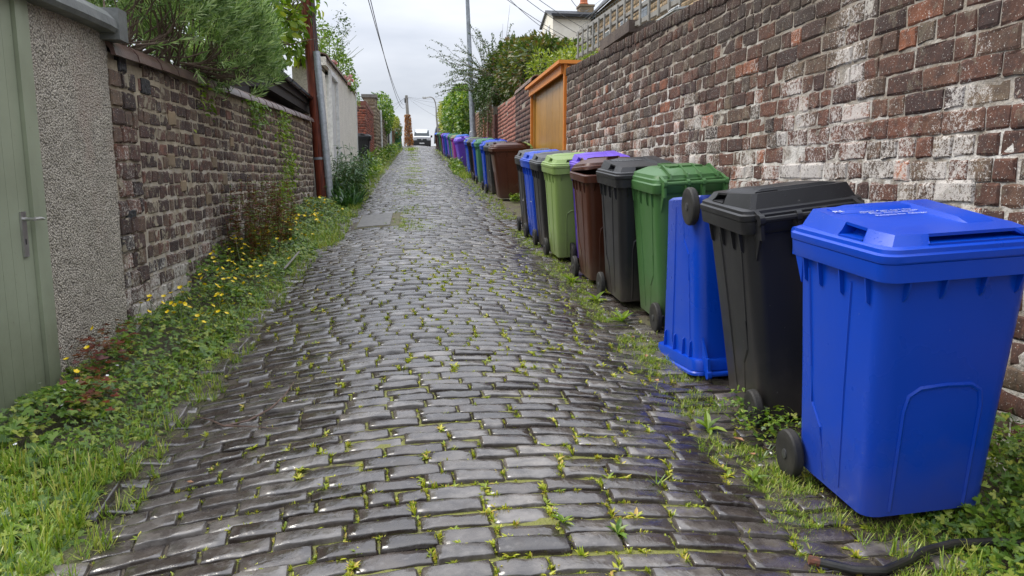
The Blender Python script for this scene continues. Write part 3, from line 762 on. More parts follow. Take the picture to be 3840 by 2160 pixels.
# ---------------------------------------------------------------- wheeled bins
def rrect(w_, d_, r, z, yo=0, n=4, z2=None):
    """rounded rectangle ring, corners with n segments; z2 = z at back"""
    P = []
    for cx, cy, a0 in ((w_/2-r, d_/2-r, 0), (-w_/2+r, d_/2-r, 90), (-w_/2+r, -d_/2+r, 180), (w_/2-r, -d_/2+r, 270)):
        for i in range(n+1):
            a = R_(a0+90*i/n); x = cx+r*math.cos(a); y = cy+r*math.sin(a)
            zz = z if z2 is None else z+(z2-z)*(y/d_+.5)
            P.append((x, y+yo, zz))
    return P
def bin_body():
    b = MB(); B = .345
    S = [(.045, .44, .52, .05), (.06, .475, .56, .06), (.22, .487, .578, .065), (.45, .503, .605, .07), (.72, .523, .637, .07), (.885, .535, .655, .07), (.915, .54, .66, .065)]
    rings = [rrect(w_, d_, r, z, B-.03-d_/2) for z, w_, d_, r in S]
    rings += [rrect(.585, .715, .06, .918, B-.015-.355), rrect(.592, .725, .06, .935, -.02), rrect(.595, .73, .06, .975, -.02), rrect(.57, .70, .05, .984, -.02), rrect(.52, .65, .05, .984, -.02), rrect(.50, .62, .05, .80, -.02)]
    b.loft(rings)
    # gussets under the collar
    def guss(x, y, nx, ny, h=.085, o=.055):
        tx, ty = -ny, nx; t_ = .004
        V = [(x-nx*.012+tx*s*t_, y-ny*.012+ty*s*t_, .935) for s in (-1, 1)] + [(x+nx*o+tx*s*t_, y+ny*o+ty*s*t_, .935) for s in (-1, 1)] + [(x-nx*.012+tx*s*t_, y-ny*.012+ty*s*t_, .935-h-.02) for s in (-1, 1)] + [(x+nx*.01+tx*s*t_, y+ny*.01+ty*s*t_, .935-h) for s in (-1, 1)]
        b.add(V, [(0, 2, 6, 4), (1, 5, 7, 3), (2, 3, 7, 6), (0, 1, 3, 2), (4, 6, 7, 5)])
    for x in (-.2, -.07, .07, .2): guss(x, -.345, 0, -1, .07, .035)
    for s in (-1, 1):
        for y in (-.24, -.06, .10, .22): guss(s*.268, y, s, 0, .10, .022)
    # moulded arch on the front and side creases
    def arch(pts, r=.010): b.tube(pts, r, 6, False)
    fy = lambda z: .315-(.56+(.66-.56)*(z-.06)/.855)  # front plane
    A = []
    for x, z in ((-.17, .08), (-.17, .46), (-.155, .515), (-.11, .54), (0, .545), (.11, .54), (.155, .515), (.17, .46), (.17, .08)): A.append((x*.0+x*(.85 if True else 1)+.0, fy(z)+.003, z))
    arch(A)
    sxw = lambda z: .2375+(.27-.2375)*(z-.06)/.855
    for s in (-1, 1):
        arch([(s*(sxw(z)-.004), yy, z) for yy, z in ((-.12, .88), (-.08, .5), (-.05, .1))], .009)
        arch([(s*(sxw(z)-.004), yy, z) for yy, z in ((.20, .88), (.18, .5), (.17, .36), (.10, .28), (.07, .08))], .009)
    return b
def bin_handle():
    b = MB(); B = .345
    b.tube([(-.235, B+.055, .985), (.235, B+.055, .985)], .013, 8)
    for x in (-.235, -.06, .06, .235):
        b.box((x-.008, B-.03, .90), (x+.008, B+.065, .975)); 
        b.lathe([(.024, x-.012), (.024, x+.012)], 'x', 12, Matrix.Translation((0, B+.052, .985)))
        b.add([(x-.006, B-.02, .80), (x+.006, B-.02, .80), (x+.006, B+.05, .92), (x-.006, B+.05, .92), (x-.006, B-.03, .93), (x+.006, B-.03, .93)], [(0, 1, 2, 3), (0, 3, 4), (1, 5, 2), (0, 4, 5, 1)])
    return b
def bin_lid(kind):
    b = MB()
    if kind == 'slot':
        b.loft([rrect(.600, .735, .06, .978, -.02), rrect(.604, .742, .065, .983, -.02), rrect(.604, .742, .065, 1.002, -.02), rrect(.585, .72, .06, 1.008, -.02), rrect(.580, .715, .06, 1.020, -.02), rrect(.560, .69, .06, 1.026, -.02)])
        # raised deck, long slot in the front and hand slots in the sides
        w0, d0, w1, d1 = .555, .68, .495, .61; z0, zf, zb = 1.024, 1.058, 1.088
        us = [-1, -.66, -.50, .74, .84, 1]; vs = [-1, -.66, -.5, -.02, .12, 1]
        def pt(side, a, top):
            w_, d_ = (w1, d1) if top else (w0, d0); r = .0
            if side == 0: x, y = a*w_/2, -d_/2
            elif side == 1: x, y = w_/2, a*d_/2
            elif side == 2: x, y = a*w_/2, d_/2
            else: x, y = -w_/2, a*d_/2
            z = (zf+(zb-zf)*(y/d_+.5)) if top else z0
            if abs(abs(a)-1) < .01:  # soften corners
                x *= .93; y *= .95
            return Vector((x, y-.02, z))
        P = []
        for side, L_ in ((0, us), (1, vs), (2, us[::-1]), (3, vs[::-1])):
            for a in L_: P.append((side, a))
        n = len(P); V = [pt(s, a, False) for s, a in P] + [pt(s, a, True) for s, a in P]
        Fc = [tuple(range(n, 2*n))]
        for i in range(n):
            j = (i+1) % n; s, a = P[i]; s2, a2 = P[j]
            hole = (s == 0 and s2 == 0 and -.52 < min(a, a2) and max(a, a2) < .76) or (s in (1, 3) and s2 == s and min(a, a2) > -.55 and max(a, a2) < .0)
            q = (i, j, n+j, n+i)
            if not hole: Fc.append(q); continue
            inn = Vector((0, 1, 0)) if s == 0 else Vector((-1 if s == 1 else 1, 0, 0)); base = len(V)
            c = [V[k] for k in q]
            pts = [c[0]+Vector((0, 0, .008)), c[1]+Vector((0, 0, .008)), c[2]-Vector((0, 0, .010)), c[3]-Vector((0, 0, .010))]
            V += pts; V += [p+inn*(.055 if s else .075)-Vector((0, 0, .0)) for p in pts]
            for k in range(4):
                k2 = (k+1) % 4; Fc.append((q[k], q[k2], base+k2, base+k)); Fc.append((base+k, base+k2, base+4+k2, base+4+k))
            Fc.append((base+4, base+5, base+6, base+7))
        b.add(V, Fc)
        zt = lambda y: 1.058+.030*((y+.02)/.54+.5)
        b.loft([[(.09, y, zt(y)-.004), (.10, y, zt(y)+h_), (.20, y, zt(y)+h_), (.225, y, zt(y)-.012)] for y, h_ in ((-.20, .001), (-.14, .014), (.20, .020), (.245, .004))])
        b.loft([[(x, .12, zt(.12)), (x, .14, zt(.14)+h_), (x, .235, zt(.235)+h_), (x, .25, zt(.25)-.01)] for x, h_ in ((-.19, .002), (-.12, .012), (.17, .014), (.2, .004))])
    else:
        b.loft([rrect(.560, .69, .05, .978, -.01), rrect(.575, .70, .08, .985, -.01), rrect(.575, .70, .10, 1.005, -.01), rrect(.55, .67, .10, 1.012, -.01), rrect(.54, .66, .12, 1.032, -.01), rrect(.40, .50, .14, 1.068, .02), rrect(.25, .32, .10, 1.076, .03)])
        for x in (-.18, -.05, .05, .18): b.add([(x-.006, .12, 1.065), (x+.006, .12, 1.065), (x+.006, .38, 1.015), (x-.006, .38, 1.015), (x+.006, .36, 1.045), (x-.006, .36, 1.045), (x+.006, .2, 1.092), (x-.006, .2, 1.092)], [(0, 1, 2, 3), (0, 3, 5, 7), (1, 6, 4, 2), (0, 7, 6, 1), (7, 5, 4, 6), (5, 3, 2, 4)])
        b.box((-.05, -.30, 1.02), (.05, -.285, 1.075)); b.box((-.05, -.30, 1.062), (.05, -.25, 1.078))
        b.box((-.13, -.06, 1.065), (.13, .2, 1.084))
    for x in (-.235, .235): b.add([(x-.01, .30, 1.0), (x+.01, .30, 1.0), (x+.01, .41, .975), (x-.01, .41, .975), (x+.01, .41, 1.0), (x-.01, .41, 1.0), (x+.01, .30, 1.03), (x-.01, .30, 1.03)], [(0, 1, 2, 3), (0, 3, 5, 7), (1, 6, 4, 2), (7, 5, 4, 6), (5, 3, 2, 4), (0, 7, 6, 1)])
    return b
def wheel_parts():
    a = MB(); a.lathe([(.060, -.022), (.082, -.024), (.095, -.020), (.100, -.012), (.1, .012), (.095, .020), (.082, .024), (.060, .022)], 'x', 24)
    h = MB(); h.lathe([(.062, -.014), (.066, -.018), (.066, .018), (.062, .014), (.045, .008), (.022, .012), (.020, .026), (.006, .028)], 'x', 24)
    for k in range(6):
        M = Matrix.Rotation(k*math.pi/3, 4, 'X'); h.box((-.016, .0, -.004), (.018, .062, .004), M)
    return a, h
def me_of(b, name, mats_, smooth=True, sharp=30):
    o = b.build(name, mats_, None, smooth, sharp); me = o.data; bpy.data.objects.remove(o); return me
BODY = me_of(bin_body(), 'body', PC['blue']); HAND = me_of(bin_handle(), 'handle_bar', PC['blue'])
LID = {k: me_of(bin_lid(k), 'lid', PC['blue'], True, 28) for k in ('slot', 'dome')}
wa, wh = wheel_parts(); TYRE = me_of(wa, 'wheel', M_RUB); HUB = me_of(wh, 'hub', M_HUB)
AX = me_of(MB().tube([(-.27, .30, .10), (.27, .30, .10)], .011, 8), 'axle', M_HUB)
def po(name, me, parent, mat=None, M=None):
    o = link(bpy.data.objects.new(name, me), parent)
    if mat is not None:
        o.material_slots[0].link = 'OBJECT'; o.material_slots[0].material = mat
    if M is not None: o.matrix_basis = Matrix(M)
    return o
def text_mesh(body, size, name='lettering'):
    c = bpy.data.curves.new(name, 'FONT'); c.body = body; c.size = size; c.align_x = 'CENTER'; c.resolution_u = 2
    o = bpy.data.objects.new(name, c); col.objects.link(o); dg = bpy.context.evaluated_depsgraph_get()
    me = bpy.data.meshes.new_from_object(o.evaluated_get(dg)); bpy.data.objects.remove(o); me.name = name
    me.materials.clear(); me.materials.append(M_WHITE); return me
def bars_label(seed, w_=.10, h_=.30):
    """small printed panel that reads as lines of print running up the bin"""
    r = random.Random(seed); b = MB(); y = 0
    V = lambda x0, z0, x1, z1: b.add([(x0, 0, z0), (x1, 0, z0), (x1, 0, z1), (x0, 0, z1)], [(0, 1, 2, 3)])
    V(0, 0, w_*.12, h_*.42); V(0, 0, w_*.9, h_*.03); V(w_*.8, 0, w_*.92, h_*.42)
    for k in range(3): V(w_*.1, h_*(.48+.06*k), w_*.9, h_*(.50+.06*k))
    for k in range(7):
        x0 = w_*(.05+.13*k); V(x0, h_*.68, x0+w_*.06, h_*r.uniform(.84, 1.0))
    return b
def make_bin(colour, x, y, yaw, label, lid=None, lidk='slot', lean=(0, 0), s=(1.05, 1.04, 1.165), inverted=False, text=False, lab=None, handle=True, dz=0, twist=0, wheels=(-1, 1), lidtilt=0, ridge=False):
    root = empty('wheeled_bin', label=label, cat='wheeled bin', group='wheeled bins lined up along the alley')
    rx = SL + R_(lean[1]); ry = R_(-3.2+lean[0])
    M = Matrix.Translation((x, y, gz(x, y)+.004+dz)) @ Matrix.Rotation(ry, 4, 'Y') @ Matrix.Rotation(rx, 4, 'X') @ Matrix.Rotation(R_(yaw), 4, 'Z') @ Matrix.Diagonal((*s, 1))
    if inverted: M = M @ Matrix.Translation((0, 0, 1.0)) @ Matrix.Rotation(math.pi, 4, 'Y')
    root.matrix_basis = M
    c = PC[colour]; lc = PC[lid or colour]
    po('body', BODY, root, c)
    po('handle_bar', HAND, root, c)
    if inverted:
        po('lid', me_of(MB().loft([rrect(.60, .735, .06, .978, -.02), rrect(.62, .76, .065, .985, -.03), rrect(.62, .76, .065, .998, -.03), rrect(.5, .6, .06, 1.0, -.02)]), 'lid', c), root, c)
    else:
        l_ = po('lid', LID[lidk], root, lc, Matrix.Translation((0, .34, 1.0)) @ Matrix.Rotation(R_(-lidtilt), 4, 'X') @ Matrix.Translation((0, -.34, -1.0)))
    po('axle', AX, root)
    for sx in wheels:
        o = po('wheel', TYRE, root, None, Matrix.Translation((sx*.275, .30, .10)))
        po('hub', HUB, o, None, Matrix.Identity(4) if sx > 0 else Matrix.Rotation(math.pi, 4, 'Z'))
    if text:
        for body_, size, ty, tx in text:
            me = text_mesh(body_, size)
            zz = lambda yv: 1.060+.030*((yv+.02)/.54+.5)
            tag(po('lettering', me, l_, None, Matrix.Translation((tx, ty, zz(ty)+.0025)) @ Matrix.Rotation(math.atan(.030/.54), 4, 'X')), kind='stuff')
    if lab:
        side, zb, hh, seed = lab
        b = bars_label(seed, .10, hh); o = tag(b.build('sticker', M_WHITE, root), kind='stuff')
        if side == 'left': o.matrix_basis = Matrix.Translation((-.2545, -.05, zb)) @ Matrix.Rotation(R_(2.8), 4, 'Y') @ Matrix.Rotation(R_(-90), 4, 'Z')
        elif side == 'frontleft': o.matrix_basis = Matrix.Translation((-.20, -.345, zb)) @ Matrix.Rotation(R_(10), 4, 'X')
    return root
BL = [('RECYCLING ONLY', .046, .10, -.02)]
b1 = make_bin('blue', 2.00, 2.80, 0, 'nearest blue bin with white print on its lid at the right edge', s=(1.10, .96, 1.145), lean=(0, 0),
    text=[('RECYCLING  ONLY', .044, .135, -.02), ('Plastics  Paper  Card  Tins', .019, .108, -.02), ('No glass   No food   No bags', .019, .084, -.02), ('Please rinse and flatten', .019, .060, -.02), ('Recycle for Glasgow', .026, .018, .0)])
b2 = make_bin('black', 2.13, 3.96, 178, 'black bin leaning back between the front blue bin and the upside down one', s=(1.11, .92, 1.19), lean=(-4.0, 0))
b3 = make_bin('blue', 2.09, 4.80, 180, 'upside down blue bin with its wheels in the air', s=(1.13, 1.08, 1.21), lean=(.5, -7), inverted=True)
b4 = make_bin('green', 2.18, 5.97, 180, 'dark green bin with ribbed hinges facing down the alley', lidk='dome', s=(1.04, 1.08, 1.205), lean=(0, 0))
b5 = make_bin('black', 2.06, 6.62, 0, 'black bin with a grey boxy lid between the dark green and brown bins', s=(1.06, 1.06, 1.2), lean=(0, 0), text=[('GENERAL WASTE', .036, .11, -.02)])
b6 = make_bin('brown', 2.00, 7.55, 0, 'brown bin with a crooked lid beside the near black bin', lidk='dome', lean=(-.5, 0), lidtilt=4)
b7 = make_bin('purple', 2.13, 8.30, 0, 'purple bin with only its lid showing behind the brown one', dz=.02)
b8 = make_bin('lime', 1.92, 8.92, 1, 'light lime green bin with a matching square lid', lean=(0, 0), lab=('left', .55, .34, 3), s=(1.04, 1.05, 1.16))
b9 = make_bin('black', 1.93, 9.86, 0, 'black bin with white print next to the lime green bin', lid='grey', lab=('left', .55, .30, 4), lean=(-1, 0))
b10 = make_bin('blue', 1.93, 10.68, 2, 'slim looking blue bin between two black bins by the orange gate', lab=('left', .5, .35, 5), lean=(-1, 0))
b11 = make_bin('black', 1.92, 11.45, 0, 'black bin ending the near group in front of the orange gate', lid='grey', lab=('left', .45, .35, 6))
b12 = make_bin('brown', 2.06, 16.4, -87, 'brown bin standing side-on with its wheel by the wall', lidk='dome', lean=(1, 0), s=(1.06, 1.06, 1.16))
far = [('lime', 2.32, 17.4, 0, 'light green lidded bin just behind the side-on brown bin', None, 'dome'),
 ('black', 1.93, 18.2, 3, 'black bin with white number beside the side-on brown bin', 'grey', 'slot'),
 ('blue', 1.90, 19.15, -2, 'blue bin marked with white strokes next to the numbered black bin', None, 'slot'),
 ('blue', 2.12, 20.35, 4, 'blue bin with a dished blue lid behind the white-marked blue bin', None, 'dome'),
 ('teal', 1.92, 21.3, 0, 'mid green bin with a green lid in the middle of the row', None, 'slot'),
 ('blue', 1.93, 22.6, 0, 'blue bin just up the row from the mid green bin', 'blue', 'slot'),
 ('brown', 2.0, 23.5, 2, 'thin sliver of a brown bin between blue and black ones', 'grey', 'slot'),
 ('black', 1.92, 24.2, -2, 'black bin between the brown sliver and a blue bin', 'grey', 'slot'),
 ('blue', 1.92, 25.3, 3, 'blue bin beside the olive green one in the middle of the row', None, 'slot'),
 ('lime', 1.85, 26.3, 0, 'olive green bin at the near side of the roadside weeds', 'lime', 'slot'),
 ('black', 2.25, 25.8, 0, 'purple lidded black bin set against the wall under the lamp post', 'purple', 'dome'),
 ('purple', 1.82, 30.2, 4, 'bright purple bin leaning over behind the roadside weeds', None, 'dome'),
 ('blue', 1.85, 31.8, 0, 'blue bin squeezed behind the leaning purple bin', 'skyblue', 'slot'),
 ('black', 1.85, 32.8, 0, 'black bin between the squeezed blue bin and the magenta one', 'blue', 'slot'),
 ('magenta', 1.80, 34.2, 3, 'magenta bin with white marks behind the weeds', 'tan', 'slot'),
 ('tan', 1.80, 35.6, 0, 'khaki bin next to the magenta bin', 'grey', 'slot'),
 ('blue', 1.80, 36.8, 0, 'blue bin between the khaki bin and a far green one', 'teal', 'slot'),
 ('teal', 1.80, 38.0, 0, 'dull green bin next to the violet bin far up the row', None, 'slot'),
 ('purple', 1.80, 39.8, 0, 'violet bin sandwiched by dull green and light blue bins', None, 'slot'),
 ('skyblue', 1.78, 41.6, 0, 'light blue bin far up the row', 'skyblue', 'slot'),
 ('purple', 1.76, 44.2, 0, 'deep purple bin far up the row below the climber', None, 'slot'),
 ('brown', 1.78, 47.0, 180, 'dark brown bin with its wheel facing down the alley far up the row', None, 'slot'),
 ('teal', 1.74, 49.8, 0, 'sea green bin near the far end of the row', None, 'slot'),
 ('grey', 1.74, 54.0, 0, 'dark grey bin second from the far end of the row', 'teal', 'slot'),
 ('brown', 1.76, 59.0, 0, 'dark bin with a blue lid last in the row', 'blue', 'slot')]
for c_, x_, y_, ya, lb, lc, lk in far:
    x_ += .12 if y_ < 26 else (.22 if y_ < 40 else .14)
    make_bin(c_, x_, y_, ya+rnd.uniform(-3, 3), lb, lid=lc, lidk=lk, lean=(rnd.uniform(-1.5, .5) + (-5 if 'leaning over' in lb else 0), rnd.uniform(-1, 1)), s=(1.04, 1.03, rnd.uniform(1.12, 1.18)),
             lab=('left', .5, .35, rnd.randrange(99)) if any(k in lb for k in ('number', 'strokes', 'magenta', 'leaning')) else None)
bl1 = make_bin('black', -2.02, 28.6, 90, 'black bin half hidden by the white roughcast wall on the left', lean=(3, 0)); bl1['group'] = 'bins on the left side'
bl2 = make_bin('teal', -1.35, 57, 90, 'dark green bin among weeds near the far telegraph pole', lean=(3, 0)); bl2['group'] = 'bins on the left side'

# ---------------------------------------------------------------- gate and walls further up on the right
gt = empty('timber_gate', (2.8, 15.5, gz(2.8, 15.5)), label='orange framed timber gate with varnished brown boards in the brick wall', cat='gate')
zg = gz(2.8, 13.4)-.1
for yy in (13.50, 17.42):
    keep(MB().box((2.685, yy, zg), (2.74, yy+.09, 3.598)).build('post', M_ORW), gt)
keep(MB().box((2.57, 13.44, 3.60), (3.0, 17.62, 3.662)).build('header', M_ORW), gt)
keep(MB().box((2.645, 13.60, 3.44), (2.683, 17.5, 3.597)).build('fascia', M_ORW), gt)
keep(MB().box((2.74, 13.44, 1.5), (2.8, 13.49, 3.555)).build('side_lining', M_ORW), gt)
n_ = 5
for i in range(n_):
    y0 = 13.64+i*3.77/n_; keep(MB().box((2.775, y0, zg), (2.80, y0+3.77/n_-.012, 3.56)).build('board', M_PAN), gt)
keep(MB().box((2.805, 13.5, zg), (2.82, 17.5, 3.55)).build('backing', M_DARKW), gt)
keep(MB().box((2.742, 17.30, zg), (2.774, 17.42, 3.36)).build('reveal', M_PAN), gt)

M_PIER = brickmat('dark_pier_brick', [(0, (.07, .04, .035)), (.5, (.12, .06, .05)), (1, (.16, .09, .065))], 0, 1, .1)
M_SALM = brickmat('salmon_brick', [(0, (.32, .12, .085)), (.5, (.38, .15, .11)), (1, (.42, .19, .14))], 0, 1, .08)
M_REDB = brickmat('red_facing_brick', [(0, (.20, .05, .035)), (.15, (.09, .05, .045)), (.4, (.30, .075, .045)), (1, (.40, .12, .07))], 0, 1, .05)
M_BUFB = brickmat('buff_brown_brick', [(0, (.20, .10, .06)), (.5, (.27, .15, .09)), (1, (.32, .20, .12))], 0, 1, .15)
M_BEIG = brickmat('beige_stone_brick', [(0, (.22, .17, .11)), (.5, (.30, .24, .16)), (1, (.36, .30, .20))], 0, 1, .1)
M_MPL = simple('plain_mortar', (.30, .26, .20), .9, c2=(.22, .19, .15), scale=8)
M_MRED = simple('pinkish_mortar', (.30, .17, .13), .9, scale=8)
def simple_wall(name, X, sgn, y0, y1, top, mat, mort, label, cat='brick wall', pitch=.118, th=.25, group=None, lens=((.24, .7), (.12, .3))):
    r = empty(name, ((X if not callable(X) else X((y0+y1)/2)), (y0+y1)/2, gz(2.6*(-sgn), (y0+y1)/2)), label=label, cat=cat, group=group)
    zb = lambda y: gz(2.6*(-sgn), y)
    core('mortar', r, X, sgn, y0, y1, top, th, mort, zb, .5, .5, .0)
    bl = brick_list(X, sgn, y0, y1, pitch, top, zb, lens=lens, jt=.014)
    keep(tag(scatter('brickwork', BRS, bl, mat), kind='stuff'), r)
    return r
w1 = simple_wall('brick_wall', 2.72, -1, 17.6, 20.4, lambda y: 3.78, M_PIER, M_MPL, 'short dark brick wall with clay ridge coping beyond the orange gate')
for i in range(6):
    b = MB(); half_tile(b, (2.85, 17.55+i*.48, 3.80), (2.85, 17.55+i*.48+.47, 3.80), .165, .025, 8, .95); keep(b.build('coping_tile', M_CLAY, None, True, 40), w1)
simple_wall('brick_wall', 2.74, -1, 20.4, 22.3, lambda y: 3.80+.03*(y-20.4), M_SALM, M_MRED, 'smooth salmon pink brick pier beyond the dark wall', th=.35, cat='brick pier')
simple_wall('brick_wall', 2.78, -1, 22.3, 25.4, lambda y: 3.80+.03*(y-20.4), M_SALM, M_MPL, 'pinkish brick wall between the salmon pier and the leaning red timber')
lt = empty('leaning_timber', (2.6, 25.6, gz(2.6, 25.6)), label='red-brown timber door post standing open in the gap of the wall', cat='timber post')
keep(MB().box((2.45, 25.45, gz(2.6, 25.5)), (2.58, 25.75, 4.0), Matrix.Translation((2.5, 25.5, 2)) @ Matrix.Rotation(R_(1.5), 4, 'X') @ Matrix.Translation((-2.5, -25.5, -2))).box((2.7, 25.5, 1.5), (2.78, 26.5, 3.7)).build('post', M_REDW), lt)
simple_wall('brick_wall', 2.74, -1, 26.5, 34.5, lambda y: 4.02+.055*(y-26), M_BUFB, M_MPL, 'long buff brown brick wall behind the lamp post')
keep(MB().box((2.66, 29.3, 1.6), (2.735, 29.6, 4.15)).build('post', simple('orange_red_post', (.35, .09, .04), .7)), tag(empty('gate_post', (2.7, 29.45, 1.9)), 'narrow orange-red post fixed to the buff brown wall', 'gate post'))
simple_wall('brick_wall', 2.74, -1, 34.5, 44, lambda y: 4.45+.05*(y-34), M_PIER, M_MPL, 'dark brick wall under the bright green climber')
simple_wall('brick_wall', 2.70, -1, 44, 62, lambda y: 4.6+.05*(y-44), M_PIER, M_MPL, 'brick wall behind the climber at the far end of the bin row')
simple_wall('brick_wall', 2.3, -1, 62, 84, lambda y: 5.7+.03*(y-62), M_SALM, M_MPL, 'far pink brick wall on the right at the crest')

# left side further up
M_SHED = simple('shed_wall', (.12, .11, .10), .9)
ww = empty('roughcast_wall', (-2.05, 23, gz(-2.1, 23)), label='white roughcast wall with a white door frame beyond the telegraph pole', cat='wall')
core('render', ww, -2.02, 1, 20.6, 26.9, lambda y: 4.36 + .012*(y-20), .3, M_ROUGH, lambda y: gz(-2, y), .3, .3, .002)
keep(MB().box((-2.30, 26.9, 1.2), (-1.995, 27.02, 4.40)).build('corner_edge', M_WFR), ww)
keep(MB().box((-2.06, 18.9, 1.0), (-1.99, 19.02, 4.05)).box((-2.06, 20.48, 1.0), (-1.99, 20.60, 4.05)).box((-2.06, 18.9, 4.05), (-1.985, 20.6, 4.17)).build('door_frame', M_WFR), ww)
keep(MB().box((-2.12, 19.02, 1.0), (-2.07, 20.48, 4.05)).build('door_panel', M_WFR), ww)
keep(MB().lathe([(.0, -.02), (.03, -.02), (.03, .03), (0, .04)], 'x', 10, Matrix.Translation((-2.05, 20.3, 2.35))).build('door_knob', M_DARKW), ww)
core('lintel_wall', ww, -2.03, 1, 18.2, 20.6, lambda y: 4.36, .3, M_ROUGH, lambda y: 4.42, .5, .1, .0)
yy = 18.3
while yy < 26.8:
    b = MB(); half_tile(b, (-2.13, yy, 4.34+.012*(yy-20)), (-2.13, yy+.55, 4.345+.012*(yy-20)), .18, .03, 8, .85); keep(b.build('coping_tile', M_CLAY, None, True, 40), ww); yy += .57
gp = empty('rendered_pillar', (-2.3, 17.4, gz(-2.3, 17)), label='roughcast pillar with an upturned clay tile behind the telegraph pole', cat='pillar')
keep(MB().box((-2.60, 16.9, .9), (-2.05, 18.2, 3.95)).build('rendered_shaft', M_ROUGH), gp)
b = MB(); half_tile(b, (-2.32, 16.85, 3.93), (-2.32, 18.2, 3.93), .20, .03, 10, .95); keep(b.build('clay_tile', M_CLAY, None, True, 40), gp)
sh = empty('lean_to_shed', (-3.2, 14.5, gz(-3, 14.5)), label='low shed roof with black plastic gutter and moss behind the left wall', cat='shed')
keep(MB().box((-4.6, 12.05, 1), (-2.50, 16.85, 3.12)).build('wall', M_DARKW), sh)
b = MB().add([(-2.20, 11.9, 3.32), (-2.20, 16.95, 3.28), (-4.8, 16.95, 4.1), (-4.8, 11.9, 4.15), (-2.20, 11.9, 3.26), (-2.20, 16.95, 3.22), (-4.8, 16.95, 4.0), (-4.8, 11.9, 4.05)], [(0, 1, 2, 3), (7, 6, 5, 4), (0, 4, 5, 1), (1, 5, 6, 2), (2, 6, 7, 3), (3, 7, 4, 0)])
keep(b.build('roof', simple('mossy_roof', (.06, .05, .04), .9, c2=(.10, .085, .04), scale=14, bump=1, bs=30, bd=.03)), sh)
b = MB(); half = []
rings = []
for y_, z_ in ((11.85, 3.285), (16.95, 3.215)):
    rings.append([(-2.14+.058*math.cos(R_(a)), y_, z_+.055*math.sin(R_(a))) for a in range(180, 361, 20)] + [(-2.14+.052*math.cos(R_(a)), y_, z_+.048*math.sin(R_(a))) for a in range(360, 179, -20)])
b.loft(rings); keep(b.build('gutter', M_GUT, None, True, 40), sh)
for y_ in (12.6, 13.6, 14.6, 15.6, 16.4): 
    z_ = 3.285-(y_-11.85)*.07/5.1
    b = MB(); b.loft([[(-2.14+.066*math.cos(R_(a)), yy_, z_+.062*math.sin(R_(a))) for a in range(180, 361, 20)] + [(-2.14+.05*math.cos(R_(a)), yy_, z_+.046*math.sin(R_(a))) for a in range(360, 179, -20)] for yy_ in (y_, y_+.05)]); keep(b.build('gutter_bracket', M_GUT, None, True, 40), sh)
keep(MB().box((-2.5, 11.95, 2.95), (-2.25, 16.9, 3.2)).box((-2.24, 12, 3.10), (-2.21, 16.9, 3.24)).build('fascia', M_DARKW), sh)

# telegraph pole
def lean_pole(name, pts, rs, mat, **k):
    r = empty(name, pts[0], **k); keep(MB().tube(pts, rs, 20).build('shaft', mat, None, True), r); return r
pb = Vector((-1.945, 16.30, gz(-1.9, 16.3)-.1)); pt_ = Vector((-2.32, 16.5, 8.5))
tp = lean_pole('telegraph_pole', [pb, pb.lerp(pt_, .33), pb.lerp(pt_, .66), pt_], [.155, .145, .135, .125], M_POLE, label='thick red-brown timber telegraph pole with a metal conduit beside it', cat='telegraph pole')
ax = (pt_-pb).normalized(); q = ax.to_track_quat('Z', 'Y').to_matrix().to_4x4()
fp = lambda z: pb+ax*((z-pb.z)/ax.z)
keep(MB().lathe([(.155, 0), (.158, .0), (.158, .05), (.155, .05)], 'z', 20, Matrix.Translation(fp(1.95)) @ q).build('metal_band', M_GALV, None, True), tp)
p = fp(2.72); keep(MB().lathe([(.0, 0), (.035, 0), (.035, .01), (0, .012)], 'x', 12, Matrix.Translation((0, 0, 0)) @ Matrix.Translation(p+Vector((.10, -.125, 0))) @ Matrix.Rotation(R_(-55), 4, 'Z')).build('number_disc', M_WFR, None, True), tp)
c0 = Vector((-1.79, 16.10, gz(-1.75, 16)-.05)); c1 = Vector((-1.985, 16.2, 4.15))
keep(MB().tube([c0, c0.lerp(c1, .5), c1], .072, 14).build('conduit', M_GALV, None, True), tp)
for z_ in (1.6, 2.15, 2.7, 3.25, 3.8):
    k_ = (z_-c0.z)/(c1.z-c0.z); p = c0.lerp(c1, k_); keep(MB().tube([p-Vector((0, 0, .02)), p+Vector((0, 0, .02))], .078, 14).build('clamp', M_GALV, None, True), tp)
for dx in (-.02, .01, .035):
    keep(MB().tube([c1+Vector((dx, 0, -.1)), c1+Vector((dx-.03, -.02, .6)), fp(6)+Vector((.13+dx, -.05, 0)), fp(8.3)+Vector((.12+dx, -.05, 0))], .012, 6).build('cable', M_WIRE, None, True), tp)

# left: red brick wall with returning end face, then a run of mixed walls
lxf = lambda y: -1.95 + .018*(y-31) if y > 31 else -1.95
r1 = simple_wall('brick_wall', -1.95, 1, 31.0, 36.6, lambda y: 4.45+.12*(y > 32.5), M_REDB, M_MRED, 'bright red brick wall end beyond the white roughcast wall', th=.7, pitch=.10)
bl = brick_list(31.0, -1, -2.66, -1.95, .10, lambda x: 4.40, lambda x: gz(-2, 31), lens=((.24, .7), (.12, .3)), jt=.014, axis='x')
keep(tag(scatter('end_brickwork', BRS, bl, M_REDB), kind='stuff'), r1)
keep(MB().box((-2.7, 30.99, 4.45), (-1.93, 36.6, 4.62)).build('coping', simple('red_cope', (.22, .08, .055), .8, bump=.5)), r1)
r2 = simple_wall('stone_pier', lxf, 1, 36.8, 38.0, lambda y: 5.35, M_BEIG, M_MPL, 'beige stone gate pier with a flat cap up the left side', cat='stone pier', pitch=.16, th=.55)
bl = brick_list(36.8, -1, -2.4, -1.85, .16, lambda x: 5.35, lambda x: gz(-2, 37), axis='x')
